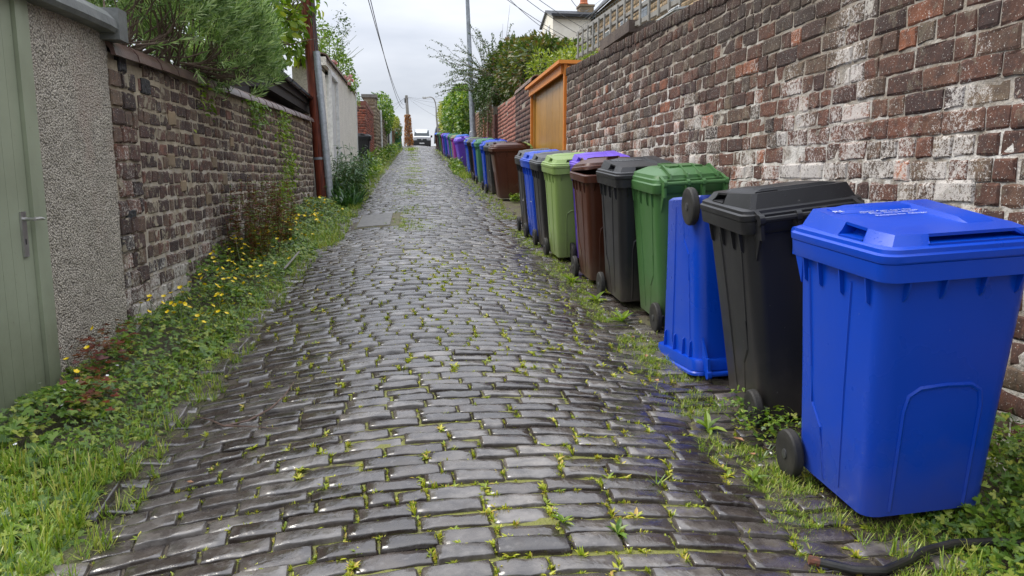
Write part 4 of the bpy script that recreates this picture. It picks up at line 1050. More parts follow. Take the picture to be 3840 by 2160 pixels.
keep(tag(scatter('end_brickwork', BRS, bl, M_BEIG), kind='stuff'), r2)
keep(MB().box((-2.5, 36.7, 5.35), (-1.78, 38.1, 5.5)).build('cap', M_CONC), r2)
simple_wall('stone_wall', lxf, 1, 38.0, 42, lambda y: 5.0, M_BEIG, M_MPL, 'beige block wall with a drainpipe on the left side', pitch=.2, lens=((.45, .7), (.3, .3)), cat='stone wall')
dp = keep(MB().tube([(-1.70, 39.4, 2.5), (-1.72, 39.4, 5.0)], .05, 8).build('downpipe', M_WFR, None, True), tag(empty('drainpipe', (-1.7, 39.4, 2.5)), 'dark and white drainpipe on the beige block wall', 'drainpipe'))
simple_wall('stone_wall', lxf, 1, 42.1, 46, lambda y: 4.9, M_BEIG, M_MPL, 'lower beige wall under the round ivy bush', cat='stone wall', pitch=.2)
for i, (y_, h_, m_, lb) in enumerate([(46.3, 4.95, M_GRW, 'pale grey gate post below the round ivy bush'), (47.9, 4.75, M_DARKW, 'dark board gate between two pale posts on the left'), (49.6, 4.85, M_WFR, 'white gate post beside the dark board gate'), (51.6, 4.9, simple('pale_blue_post', (.30, .38, .42), .6), 'pale blue gate post on the left')]):
    tag(mk('gate_post', *(lambda b: (b.v, b.f))(MB().box((lxf(y_)-.15, y_, gz(-1.6, y_)-.1), (lxf(y_)+.02, y_+(1.4 if i == 1 else .3), h_))), m_), lb, 'gate post')
simple_wall('stone_wall', lxf, 1, 52.2, 60, lambda y: 4.9+.03*(y-52), M_BUFB, M_MPL, 'brown wall under the reddish overhanging bush on the left', cat='wall')
simple_wall('stone_wall', lxf, 1, 60.1, 68, lambda y: 5.5, M_BEIG, M_MPL, 'pale wall before the far telegraph pole', cat='wall')
simple_wall('brick_wall', -1.5, 1, 70, 86, lambda y: 5.9, M_REDB, M_MPL, 'small far red brick wall beyond the far telegraph pole', cat='brick wall')

# far telegraph pole with dead orange ivy
fz = gz(-.9, 70)
fpole = lean_pole('telegraph_pole', [(-.58, 70, fz-.2), (-.62, 70, fz+2.6), (-.72, 70, fz+4.6)], [.17, .15, .13], M_GRW, label='far telegraph pole wrapped in dead orange ivy near the van', cat='telegraph pole')
keep(MB().box((-.90, 69.9, fz+3.95), (-.56, 70.1, fz+4.35)).build('terminal_box', M_DARKW), fpole)
mats = []
for i in range(1500):
    h = rnd.uniform(.1, 2.9); rr = .24*(1-h/3.6)+.14; a = rnd.uniform(0, 6.28); q_ = rnd.uniform(.6, 1)
    x_ = -.58-.05*h/2.6; mats.append(AIM((x_+rr*q_*math.cos(a), 70+rr*q_*math.sin(a), fz+h), (math.cos(a), math.sin(a), rnd.uniform(-.8, .3)), rnd.uniform(-1, 1), rnd.uniform(.10, .2)))
keep(tag(scatter('ivy_leaves', LEAF, mats, M_ORL), kind='stuff'), fpole)
top = Vector((-.72, 70, fz+4.5))
def wire(p0, p1, sag, r, label, n=14, mat=M_WIRE):
    p0, p1 = Vector(p0), Vector(p1)
    b = MB().tube([p0.lerp(p1, i/n)-Vector((0, 0, 4*sag*(i/n)*(1-i/n))) for i in range(n+1)], r, 5)
    return tag(b.build('overhead_cable', mat, None, True), label, 'cable', 'overhead telephone cables')
# near end: thick cables from the near pole side passing over the alley
def pixw(px, py, y_):
    d = F*1+RT*((px-1288)/1860)+UP*(-(py-724.5)/1860); t_ = y_/d.y; return Vector((0, 0, EYE))+d*t_
wire(pixw(910, -60, 14), top+Vector((0, 0, -.6)), .9, .009, 'left of the pair of thick overhead cables crossing the sky')
wire(pixw(918, -60, 14), top+Vector((.1, 0, -.2)), 1.5, .009, 'right of the pair of thick overhead cables crossing the sky')
for i, (px, py, y_) in enumerate([(990, 262, 60), (985, 275, 58), (1000, 290, 58)]):
    wire(top, pixw(px-40, py+4, y_), .3, .010, 'thin cable fanning left from the far pole, %s of three' % ('topmost', 'middle', 'lowest')[i])
for i, (px, py, y_) in enumerate([(1190, 235, 52), (1190, 255, 50), (1180, 282, 50), (1160, 318, 50)]):
    wire(top, pixw(px, py, y_), .3, .008, 'thin cable fanning right from the far pole, %s of four' % ('topmost', 'second', 'third', 'lowest')[i])
hs = [(1260, -12, 26, 1545, 145, 38), (1272, -12, 26, 1430, 100, 38), (1310, -12, 26, 1560, 130, 38), (1340, -12, 26, 1600, 125, 38), (1430, -12, 26, 1481, 24, 39)]
for i, (a, b_, c_, d_, e_, f_) in enumerate(hs):
    wire(pixw(a, b_, c_), pixw(d_, e_, f_), .25, .011, ('lowest cable slanting down to the white house', 'second lowest cable slanting to the white house', 'middle cable slanting to the white house', 'upper cable slanting across the white house', 'short cable reaching the orange chimney')[i])

# lamp posts
lp = empty('lamp_post', (2.35, 30, gz(2.35, 30)), label='tall grey tapered lamp post rising behind the bins through the shrubs', cat='lamp post')
l0 = pixw(1190, 372, 30); l0 = Vector((l0.x, 30, gz(2.3, 30)-.1)); l1 = pixw(1176, 5, 30); l2 = pixw(1172, -90, 30)
keep(MB().tube([l0, l0+Vector((0, 0, 1.5)), l0+Vector((0, 0, 1.55)), l1, l2], [.155, .15, .115, .075, .05], 14).build('shaft', M_ZINC, None, True), lp)
keep(MB().tube([l2, l2+Vector((-.4, 0, .5)), l2+Vector((-1.2, 0, .6))], .04, 8).box(tuple(l2+Vector((-1.9, -.12, .52))), tuple(l2+Vector((-1.15, .12, .66)))).build('arm', M_ZINC, None, True), lp)
fl = empty('street_lamp', (2.0, 66, gz(2, 66)), label='distant street lamp with a curved arm above the climber', cat='street lamp')
P0 = pixw(1102, 335, 66); P1 = pixw(1097, 270, 66); P2 = pixw(1096, 258, 66)
keep(MB().tube([(P0.x, 66, gz(2, 66)), P0, pixw(1098, 292, 66), P1, pixw(1095, 257, 66), pixw(1091, 248, 66), pixw(1085, 244.5, 66), pixw(1078, 244, 66)], [.09, .085, .08, .05, .05, .05, .045, .04], 8).build('shaft', M_GRW, None, True), fl)
a_ = pixw(1062, 244, 66); b_ = pixw(1080, 246.5, 66)
keep(MB().box((a_.x, 65.85, b_.z), (b_.x, 66.15, a_.z)).box((a_.x+.05, 65.9, b_.z-.06), (b_.x-.25, 66.1, b_.z)).build('lamp_head', M_WFR), fl)

# trellis on the right wall
tr = empty('trellis', (2.9, 9, 3.4), label='grey weathered wooden trellis fence along the top of the right brick wall', cat='trellis')
tz = {'bottom': lambda y: 3.04+.043*y+.03, 'mid': lambda y: 0, 'top': lambda y: 3.33+.0405*y+.02}
y0, y1 = 5.0, 13.15
zb_ = lambda y: 3.095+.0415*y; zt_ = lambda y: 3.86+.003*(y-9)*0+.0415*(y-9.8)+.02; zm_ = lambda y: (zb_(y)+zt_(y))/2
for nm, fz_, hh in (('rail', zb_, .055), ('rail', zm_, .04), ('rail', zt_, .06)):
    M_ = [(2.83, y0, fz_(y0)), (2.83, y1, fz_(y1))]
    b = MB().loft([[(x, y_, fz_(y_)+z) for x, z in ((2.815, 0), (2.86, 0), (2.86, hh), (2.815, hh))] for y_ in (y0, y1)]); keep(b.build('rail', M_GRW), tr)
y_ = y0
while y_ < y1+.01:
    keep(MB().box((2.79+.005, y_-.026, zb_(y_)-.03), (2.814, y_+.026, zt_(y_)+.03)).build('slat', M_GRW), tr); y_ += .36
b = MB()
for k in range(56):
    y_ = 5+k*.15; b.box((2.90, y_-.0014, zb_(y_)), (2.902, y_+.0014, zt_(y_)+.16))
for k in range(9):
    b.loft([[(x, q_, zb_(q_)+.09*k+z) for x, z in ((2.90, 0), (2.903, 0), (2.903, .0035), (2.90, .0035))] for q_ in (5.0, 13.3)])
keep(tag(b.build('wire_mesh', simple('thin_wire', (.12, .15, .15), .5, bump=0)), kind='stuff'), tr)

# ---------------------------------------------------------------- buildings behind the right wall
hw = empty('white_house', (8, 42, gz(2.8, 42)), label='cream harled house with dark slate roof and orange chimney above the shrubs', cat='house')
hx0, hx1, hy0, hy1 = 7.32, 9.35, 40.0, 43.4
ze = 10.08; zr = 10.62; zb = 2.5
keep(MB().box((hx0, hy0, zb), (hx1, hy1, ze)).add([(hx0, hy0, ze), (hx0, hy1, ze), (hx0, (hy0+hy1)/2, zr-.05)], [(0, 1, 2)]).build('wall', M_HARL), hw)
rp = [(hx0-.12, hy0-.25, ze-.02), (12, hy0-.25, ze-.02), (12, (hy0+hy1)/2, zr), (hx0-.12, (hy0+hy1)/2, zr), (hx0-.12, hy1+.25, ze-.02), (12, hy1+.25, ze-.02)]
b = MB().add(rp + [(x, y, z-.09) for x, y, z in rp], [(0, 1, 2, 3), (3, 2, 5, 4), (0, 3, 9, 6), (3, 4, 10, 9), (0, 6, 7, 1), (6, 9, 8, 7), (9, 10, 11, 8)])
rf = b.build('roof', M_SLATE); keep(rf, hw)
for q_ in range(4):
    b = MB(); f0 = q_/4; f1 = (q_+1)/4
    yy0 = hy0-.25+(1.95)*f0; zz0 = ze-.02+(zr-ze+.02)*f0; yy1 = hy0-.25+1.95*f1; zz1 = ze-.02+(zr-ze+.02)*f1
    b.loft([[(x, yy0, zz0+.035), (x, yy1, zz1+.012), (x, yy1, zz1+.002), (x, yy0, zz0+.005)] for x in (hx0-.13, 12)])
    keep(b.build('slate_course', M_SLATE), hw)
keep(MB().box((hx0-.1, hy0-.33, ze-.16), (12, hy0-.24, ze-.04)).build('gutter', M_GUT), hw)
keep(MB().box((hx0-.02, hy0-.05, ze-.24), (hx1, hy0-.003, ze-.14)).build('frieze', simple('grey_band', (.36, .34, .31), .8)), hw)
keep(MB().box((hx0-.04, hy0+.9, 8.6), (hx0-.003, hy0+1.5, 9.7)).box((hx0-.04, hy0+1.9, 8.6), (hx0-.003, hy0+2.5, 9.7)).build('window', M_WFR), hw)
ch = MB().box((9.0, 41.0, 10.2), (9.75, 41.8, 10.75)).box((8.95, 40.95, 10.75), (9.8, 41.85, 10.85)).build('chimney', M_SAND); keep(ch, hw)
keep(MB().lathe([(.22, 10.85), (.26, 10.95), (.21, 11.0), (.19, 11.9)], 'z', 12, Matrix.Translation((9.28, 41.4, 0))).build('chimney_pot', simple('orange_pot', (.50, .15, .06), .7), None, True), hw)
# set-back part with the window
keep(MB().box((hx1+.002, 40.9, 2.5), (12, 43.4, ze)).build('rear_wall', M_SAND), hw)
wf = MB().box((9.60, 40.83, 8.1), (10.7, 40.898, 9.55)).build('window', M_WFR); keep(wf, hw)
o = MB().box((9.70, 40.81, 8.2), (10.6, 40.829, 9.45)).build('pane', simple('pale_blue_glass', (.35, .48, .50), .15, bump=0)); o.parent = wf; o.matrix_parent_inverse = Matrix.Translation(-hw.location)
o.matrix_parent_inverse = Matrix.Identity(4)
sv_ = Matrix.Translation(hw.location)
stn = empty('stone_house', (9.5, 26, gz(2.8, 26)), label='sandstone house with white framed windows behind the grey trellis', cat='house')
keep(MB().box((9.0, 16, 2), (15, 37.5, 9.6)).build('wall', M_SAND), stn)
b = MB(); blk = []
for kz in range(26):
    z_ = 4.0+kz*.22; yy = 16+rnd.uniform(0, .3)
    while yy < 37.2:
        l_ = rnd.uniform(.35, .8); blk.append(np.array([[0, -1, 0, 9.0], [l_-.03, 0, 0, yy+l_/2], [0, 0, .2, z_], [0, 0, 0, 1.]])); yy += l_
keep(tag(scatter('stonework', BRS, blk, stonemat('sandstone_block', (.36, .25, .13), (.24, .17, .10), 4)), kind='stuff'), stn)
b = MB().add([(8.75, 15.5, 9.55), (8.75, 37.9, 9.55), (12, 37.9, 13.2), (12, 15.5, 13.2), (8.75, 15.5, 9.42), (8.75, 37.9, 9.42), (12, 37.9, 13.0), (12, 15.5, 13.0)], [(0, 3, 2, 1), (4, 5, 6, 7), (0, 1, 5, 4), (1, 2, 6, 5), (0, 4, 7, 3)])
keep(b.build('roof', M_SLATE), stn)
keep(MB().box((8.66, 15.5, 9.42), (8.76, 37.9, 9.54)).build('gutter', M_GUT), stn)
for (y_, z0_, z1_, w_) in [(34.4, 6.6, 8.3, .9), (31.6, 6.3, 8.4, 1.0), (28.6, 6.3, 8.4, 1.1), (25.2, 6.4, 8.4, 1.1), (22.0, 6.2, 8.3, 1.2), (19.5, 6.0, 8.2, 1.2)]:
    wn_ = MB().box((8.93, y_, z0_), (8.985, y_+w_, z1_)).build('window', M_WFR); keep(wn_, stn)
    for s_ in (0, 1):
        p_ = MB().box((8.915, y_+.1, z0_+.1+s_*(z1_-z0_)/2), (8.93, y_+w_-.1, z0_-.06+(s_+1)*(z1_-z0_)/2)).build('pane', M_GLASS); keep(p_, stn); p_.parent = wn_
cs = empty('conservatory', (6, 20, gz(2.8, 20)), label='white framed lean-to with dark glazing seen through the trellis', cat='conservatory')
keep(MB().box((6.0, 17.2, 5.15), (6.12, 25.5, 5.42)).box((6.0, 17.2, 4.6), (6.1, 25.5, 4.68)).build('fascia', M_WFR), cs)
keep(MB().box((6.12, 17.3, 2), (8.2, 25.4, 5.15)).build('glazing', simple('dark_glazing', (.05, .055, .05), .15, bump=0)), cs)
keep(MB().add([(5.95, 17.1, 5.42), (5.95, 25.6, 5.42), (8.9, 25.6, 6.05), (8.9, 17.1, 6.05), (5.95, 17.1, 5.38), (5.95, 25.6, 5.38), (8.9, 25.6, 6.0), (8.9, 17.1, 6.0)], [(0, 3, 2, 1), (4, 5, 6, 7), (0, 1, 5, 4), (0, 4, 7, 3), (1, 2, 6, 5)]).build('roof', simple('pale_roof', (.42, .43, .42), .5)), cs)
for i in range(10): keep(MB().box((6.0, 17.2+i*.9, 2.5), (6.1, 17.27+i*.9, 5.15)).build('post', M_WFR), cs)

# ---------------------------------------------------------------- van and the parked vehicle behind the bins
def van():
    y0 = 81.0; z0 = gz(.8, 78)+.02; vx = .72
    r = empty('white_van', (vx, y0, z0), label='white panel van facing down the alley at the top of the hill', cat='van')
    W = simple('white_van_paint', (.62, .63, .64), .35, bump=0)
    sec = lambda y, s: [(vx+x*s[0], y, z0+z) for x, z in ((-.95, s[1]), (-.97, .75), (-.96, 1.05), (-.86, 1.70*s[2]), (-.78, 1.9*s[2]), (-.5, 1.97*s[2]), (.5, 1.97*s[2]), (.78, 1.9*s[2]), (.86, 1.70*s[2]), (.96, 1.05), (.97, .75), (.95, s[1]))]
    b = MB()
    front = [[(vx+x*.97, y0+.10, z0+z) for x, z in ((-.95, .30), (-.97, .6), (-.96, .80), (-.94, .95), (-.9, 1.02), (-.5, 1.05), (.5, 1.05), (.9, 1.02), (.94, .95), (.96, .80), (.97, .6), (.95, .30))],
             [(vx+x, y0+.55, z0+z) for x, z in ((-.97, .30), (-.98, .6), (-.98, .85), (-.96, 1.05), (-.92, 1.15), (-.5, 1.18), (.5, 1.18), (.92, 1.15), (.96, 1.05), (.98, .85), (.98, .6), (.97, .30))],
             [(vx+x, y0+1.25, z0+z) for x, z in ((-.97, .30), (-.98, .6), (-.98, .95), (-.95, 1.3), (-.83, 1.82), (-.6, 1.92), (.6, 1.92), (.83, 1.82), (.95, 1.3), (.98, .95), (.98, .6), (.97, .30))],
             [(vx+x, y0+1.8, z0+z) for x, z in ((-.97, .30), (-.98, .6), (-.98, .95), (-.95, 1.4), (-.84, 1.86), (-.6, 1.98), (.6, 1.98), (.84, 1.86), (.95, 1.4), (.98, .95), (.98, .6), (.97, .30))],
             [(vx+x, y0+4.9, z0+z) for x, z in ((-.97, .30), (-.98, .6), (-.98, .95), (-.95, 1.4), (-.84, 1.86), (-.6, 1.98), (.6, 1.98), (.84, 1.86), (.95, 1.4), (.98, .95), (.98, .6), (.97, .30))]]
    b.loft(front); keep(b.build('body', W, None, True, 35), r)
    keep(MB().add([(vx-.82, y0+.545, z0+1.20), (vx+.82, y0+.545, z0+1.20), (vx+.74, y0+1.22, z0+1.86), (vx-.74, y0+1.22, z0+1.86), (vx-.82, y0+.565, z0+1.16), (vx+.82, y0+.565, z0+1.16), (vx+.74, y0+1.24, z0+1.83), (vx-.74, y0+1.24, z0+1.83)], [(0, 1, 2, 3), (0, 4, 5, 1), (1, 5, 6, 2), (0, 3, 7, 4), (2, 6, 7, 3)]).build('windscreen', simple('windscreen_glass', (.035, .045, .05), .35, bump=0, spec=.3)), r)
    keep(MB().box((vx-.96, y0-.02, z0+.20), (vx+.96, y0+.14, z0+.70)).build('bumper', simple('black_bumper', (.02, .02, .022), .5, bump=0)), r)
    gr_ = MB().box((vx-.52, y0+.04, z0+.72), (vx+.52, y0+.10, z0+.86)).build('grille', simple('black_grille', (.03, .035, .035), .4, bump=0)); keep(gr_, r)
    for s in (-1, 1):
        keep(MB().add([(vx+s*.54, y0+.05, z0+.68), (vx+s*.90, y0+.08, z0+.70), (vx+s*.93, y0+.12, z0+.90), (vx+s*.54, y0+.06, z0+.88), (vx+s*.54, y0+.2, z0+.68), (vx+s*.90, y0+.2, z0+.70), (vx+s*.93, y0+.22, z0+.90), (vx+s*.54, y0+.2, z0+.88)], [(0, 1, 2, 3), (0, 4, 5, 1), (3, 2, 6, 7), (1, 5, 6, 2)]).build('headlight', simple('lamp_glass', (.45, .47, .48), .1, bump=0)), r)
        keep(MB().box((vx+s*1.05-.09, y0+1.0, z0+1.05), (vx+s*1.05+.09, y0+1.12, z0+1.28)).build('wing_mirror', M_RUB), r)
        keep(MB().lathe([(.2, -.1), (.33, -.1), (.33, .1), (.2, .1)], 'x', 20, Matrix.Translation((vx+s*.86, y0+.95, z0+.33))).build('wheel', M_RUB, None, True), r)
    b = MB(); b.lathe([(.075, 0), (.09, 0), (.09, .012), (.075, .012)], 'z', 16, Matrix.Translation((vx, y0+.035, z0+.80)) @ Matrix.Rotation(R_(90), 4, 'X'))
    for x0, z0_, x1, z1_ in ((-.035, .06, 0, .01), (.035, .06, 0, .01), (-.06, .02, -.025, -.06), (-.025, -.06, 0, 0), (0, 0, .025, -.06), (.025, -.06, .06, .02)):
        b.tube([(vx+x0, y0+.03, z0+.80+z0_), (vx+x1, y0+.03, z0+.80+z1_)], .007, 4)
    keep(b.build('emblem', M_CHROME), r)
    keep(MB().box((vx-.26, y0-.035, z0+.33), (vx+.26, y0-.02, z0+.44)).build('number_plate', simple('plate_white', (.75, .76, .74), .4, bump=0)), r)
    return r
van()
pk = empty('parked_car', (2.1, 80, gz(2, 80)), label='dark blue-grey vehicle end showing behind the last bins', cat='parked car')
zc = gz(2, 78)
keep(MB().loft([[(1.95+x, y_, zc+z*k_) for x, z in ((0, .35), (0, 1.1), (.12, 1.75), (.3, 2.0), (1.4, 2.0), (1.6, 1.1), (1.6, .35))] for y_, k_ in ((74.5, 1), (79, 1))]).build('body', simple('blue_grey_paint', (.06, .08, .11), .35, bump=0)), pk)
keep(MB().box((2.2, 74.46, zc+1.25), (3.2, 74.495, zc+1.8)).build('rear_window', M_GLASS), pk)

# ---------------------------------------------------------------- plants
def ell_pts(ells, n, inner=.75, bias_up=0, rejx=None):
    A = [e[3]*e[4]+e[4]*e[5]+e[3]*e[5] for e in ells]; out_ = []
    while len(out_) < n:
        e = rnd.choices(ells, A)[0]
        u = Vector((rnd.gauss(0, 1), rnd.gauss(0, 1), rnd.gauss(0, 1))).normalized(); s = rnd.uniform(inner, 1.0)**.6
        lump = 1+.14*mnoise.noise(Vector((e[0]*7+u.x*2.6, e[1]*3+u.y*2.6, u.z*2.6)))*2
        p = Vector((e[0]+u.x*e[3]*s*lump, e[1]+u.y*e[4]*s*lump, e[2]+u.z*e[5]*s*lump))
        if any(((p.x-f[0])/f[3])**2+((p.y-f[1])/f[4])**2+((p.z-f[2])/f[5])**2 < .5 for f in ells if f is not e): continue
        if rejx and rejx(p): continue
        nrm = Vector((u.x/e[3], u.y/e[4], u.z/e[5])).normalized(); out_.append((p, nrm))
    return out_
def foliage(root, name, ells, n, temps, mat, size, up=.3, jit=.5, inner=.7, rej=None, kind='stuff'):
    ms_ = []
    for p, nm in ell_pts(ells, n, inner, rejx=rej):
        d = nm+Vector((rnd.gauss(0, jit), rnd.gauss(0, jit), rnd.gauss(0, jit)+up)); ms_.append(AIM(p, d, rnd.uniform(-1.2, 1.2), rnd.uniform(*size)))
    o = scatter(name, temps, ms_, mat); keep(o, root); return tag(o, kind=kind)
def rec_twig(b, p, d, L_, r, lv, spread=.5, n=3):
    pts = [p]; q_ = Vector(p); dd = Vector(d).normalized()
    for i in range(4):
        dd = (dd+Vector((rnd.gauss(0, .12), rnd.gauss(0, .12), rnd.gauss(0, .10)))).normalized(); q_ = q_+dd*L_/4; pts.append(q_.copy())
    b.tube(pts, [r*(1-.14*i) for i in range(5)], 5)
    if lv > 0:
        for k in range(n):
            dn = (dd+Vector((rnd.gauss(0, spread), rnd.gauss(0, spread), rnd.gauss(0, spread)))).normalized(); rec_twig(b, pts[rnd.randrange(2, 5)], dn, L_*.75, r*.55, lv-1, spread, n)

# lavender spilling over the left wall
lav = empty('lavender_bush', (-2.4, 9, 2.45), label='large silvery green lavender bush spilling over the left brick wall', cat='bush')
LE = [(-2.38, 6.2, 3.08, .40, .6, .42), (-2.22, 6.8, 3.15, .46, .75, .55), (-2.10, 7.5, 3.12, .50, .8, .62), (-2.02, 8.1, 3.02, .50, .7, .62), (-1.92, 8.55, 2.86, .42, .55, .55), (-2.5, 7.4, 3.4, .5, 1.5, .5), (-2.3, 8.6, 3.1, .4, .6, .5)]
ms_ = []
for p, nm in ell_pts(LE, 4600, .5, rejx=lambda p: p.z < 2.32 or (p.x < -2.9)):
    if nm.z < -.5 and rnd.random() < .8: continue
    d = nm*.75+Vector((rnd.gauss(0, .22), rnd.gauss(0, .22), .95+rnd.gauss(0, .2)))
    ms_.append(np.array(Matrix.Translation(p) @ d.normalized().to_track_quat('Z', 'Y').to_matrix().to_4x4() @ Matrix.Rotation(rnd.uniform(0, 6.28), 4, 'Z') @ Matrix.Diagonal((.185, .185, rnd.uniform(.16, .24), 1))))
keep(tag(scatter('foliage', SPRIG, ms_, M_LAV), kind='stuff'), lav)
b = MB()
for k in range(110):
    e = rnd.choice(LE); base = Vector((-2.35+rnd.uniform(-.1, .25), e[1]+rnd.uniform(-.9, .9), 2.55+.0275*(e[1]-5.5)))
    u = Vector((rnd.uniform(.2, 1.0), rnd.uniform(-1, 1), rnd.uniform(-.75, .35))).normalized()
    tip = Vector((e[0]+u.x*e[3]*.85, e[1]+u.y*e[4]*.8, max(2.5, e[2]+u.z*e[5]*.7)))
    mid = base.lerp(tip, .5)+Vector((.05, 0, -.05)); b.tube([base, mid, tip], [.010, .007, .003], 4)
keep(tag(b.build('woody_stems', M_STEM, None, True), kind='stuff'), lav)

# broad-leaved tree behind the shed
tree = empty('broadleaf_tree', (-3.4, 15.5, gz(-2.3, 15)), label='light green broad-leaved tree overhanging the shed behind the lavender', cat='tree')
b = MB(); rec_twig(b, (-3.4, 15.5, 1.2), (0, 0, 1), 2.8, .10, 0); keep(b.build('trunk', M_STEM, None, True), tree)
b = MB()
for k in range(7): rec_twig(b, (-3.3+rnd.uniform(-.2, .3), 15.3+rnd.uniform(-.8, .6), 3.6), (rnd.uniform(-.2, .9), rnd.uniform(-1, .8), .9), 1.3, .035, 2, .45, 3)
keep(b.build('branches', M_STEM, None, True), tree)
foliage(tree, 'crown', [(-3.1, 14.3, 4.6, .7, 1.3, .9), (-2.7, 15.5, 4.5, .6, 1.0, .75), (-2.5, 16.2, 5.3, .55, .9, .7), (-2.9, 15.3, 5.8, .8, 1.4, .7), (-3.4, 13.0, 4.7, .6, 1.0, .9), (-2.35, 16.6, 4.3, .30, .45, .38), (-2.8, 13.2, 4.3, .6, 1.0, .8), (-3.2, 16.0, 5.0, .7, 1.0, .9)], 3600, LEAF, M_BROAD, (.13, .22), -.5, .55, .35)
foliage(tree, 'outer_leaves', [(-2.05, 17.3, 5.6, .3, .3, .5)], 26, LEAF, M_BROAD, (.15, .22), -.8, .4, .3)

# rose bush on the white wall
ro = empty('rose_bush', (-2.3, 22.5, gz(-2.3, 22)), label='rose bush with pink blooms on top of the white roughcast wall', cat='bush')
RE = [(-2.35, 19.4, 5.0, .30, .8, .55), (-2.2, 21.0, 4.95, .35, .9, .50), (-2.1, 22.8, 4.75, .35, 1.0, .42), (-2.05, 24.4, 4.55, .3, .9, .25)]
foliage(ro, 'foliage', RE, 1700, LEAF, M_ROSEL, (.07, .12), -.1, .6, .3)
b = MB()
for k in range(26):
    y_ = rnd.uniform(19.3, 25); b0 = Vector((-2.2, y_, 4.4)); d = Vector((rnd.uniform(-.1, .5), rnd.uniform(-.6, .6), 1)).normalized(); L_ = rnd.uniform(.6, 1.35) if y_ < 23 else .5
    b.tube([b0, b0+d*L_*.6, b0+d*L_+Vector((.25, 0, -.05))], [.012, .009, .004], 4)
keep(tag(b.build('canes', M_GSTEM, None, True), kind='stuff'), ro)
ms_ = []
for k in range(190):
    y_ = rnd.uniform(19.5, 22.5); d = rnd.uniform(.5, 1.2); ms_.append(AIM((-2.0+.35*(d-.5)+rnd.gauss(0, .06), y_, 4.9+d*.75+rnd.gauss(0, .08)), (rnd.gauss(0, 1), rnd.gauss(0, 1), rnd.gauss(0, .6)), 0, rnd.uniform(.06, .1)))
keep(tag(scatter('cane_leaves', LEAF, ms_, M_COTON), kind='stuff'), ro)
def bloom(r0, n=12, seed=0):
    r = random.Random(seed); ps = []
    for i in range(n):
        a = i*2.4; e = R_(10+65*i/n); ps.append((t_leaf(.8, .25, -.25), AIM((0, 0, 0), (math.cos(a)*math.cos(e), math.sin(a)*math.cos(e), math.sin(e)), 0, r0)))
    return join_t(ps)
BLM = bloom(.085)
for (px, py, y_) in [(883, 205, 21.8), (884, 195, 21.6), (876, 213, 21.9), (866, 197, 21), (837, 159, 19.6), (830, 170, 19.4), (841, 161, 19.8), (878, 201, 22)]:
    p = pixw(px, py, y_); o = mk('flower', [tuple(v) for v in BLM[0]], BLM[1], M_PINK); o.location = p; o.rotation_euler = (R_(50), 0, rnd.uniform(0, 6)); o.scale = (1.1,)*3; keep(o, ro)

# clump of dark lance leaves by the pole
cl = empty('leafy_shrub', (-1.5, 17.2, gz(-1.5, 17.2)), label='clump of dark green lance-leaved shrub beside the telegraph pole conduit', cat='shrub')
zc_ = gz(-1.5, 18)
b = MB(); ms_ = []
for k in range(95):
    bx, by = rnd.uniform(-1.85, -1.35), rnd.uniform(15.9, 19.4); h = rnd.uniform(.5, 1.3)*(1 if by > 16.6 else .75)
    bz = gz(bx, by); d = Vector((rnd.uniform(-.1, .45), rnd.uniform(-.35, .2), 1)).normalized(); p0 = Vector((bx, by, bz))
    pts = [p0, p0+d*h*.5, p0+d*h+Vector((d.x*.2, d.y*.2, -.05))]; b.tube(pts, [.008, .006, .003], 4)
    for q_ in range(17):
        s = rnd.uniform(.15, 1); p = pts[0].lerp(pts[1], s*2) if s < .5 else pts[1].lerp(pts[2], s*2-1)
        a = rnd.uniform(0, 6.28); ms_.append(AIM(p, (math.cos(a), math.sin(a), rnd.uniform(-.5, .5)), rnd.uniform(-.5, .5), rnd.uniform(.10, .19)))
keep(tag(b.build('stems', M_GSTEM, None, True), kind='stuff'), cl)
keep(tag(scatter('foliage', [t_leaf(.26, .06, .25), t_leaf(.22, .05, .4)], ms_, M_DKLF), kind='stuff'), cl)
st = empty('strap_leaved_plant', (-1.3, 15.4, gz(-1.3, 15.4)), label='arching strap-leaved plant below the leafy shrub by the pole', cat='plant')
ms_ = []
for k in range(120):
    bx, by = rnd.uniform(-1.55, -1.2), rnd.uniform(14.9, 16.4); a = rnd.uniform(0, 6.28)
    ms_.append(TRS((bx, by, gz(bx, by)), R_(rnd.uniform(-25, 25)), R_(rnd.uniform(-15, 15)), a, (rnd.uniform(.8, 1.2), rnd.uniform(.5, .8), rnd.uniform(.35, .6))))
keep(tag(scatter('leaves', [t_blade(.07, b_) for b_ in (.7, 1.0, 1.3)], ms_, M_DKLF), kind='stuff'), st)
dk = empty('dock_plant', (-1.45, 24, gz(-1.45, 24)), label='tall light green broad-leaved weed in front of the red brick wall', cat='plant')
for (dx, dy, h, a) in [(0, 0, .95, 0), (.05, .1, .8, 2), (-.08, 0, .7, 4), (.1, 0, .45, 0.2), (.02, .05, .6, 5.5)]:
    tv, tf = t_leaf(.28, .08, .1)
    o = mk('leaf', tv, tf, M_BROAD); o.matrix_basis = Matrix(AIM((-1.42+dx, 23.6+dy, gz(-1.4, 23.6)+.1+h*.3), (math.cos(a)*.45, math.sin(a)*.3, 1.2 if h > .5 else .1), 0, h*.75)); keep(o, dk)

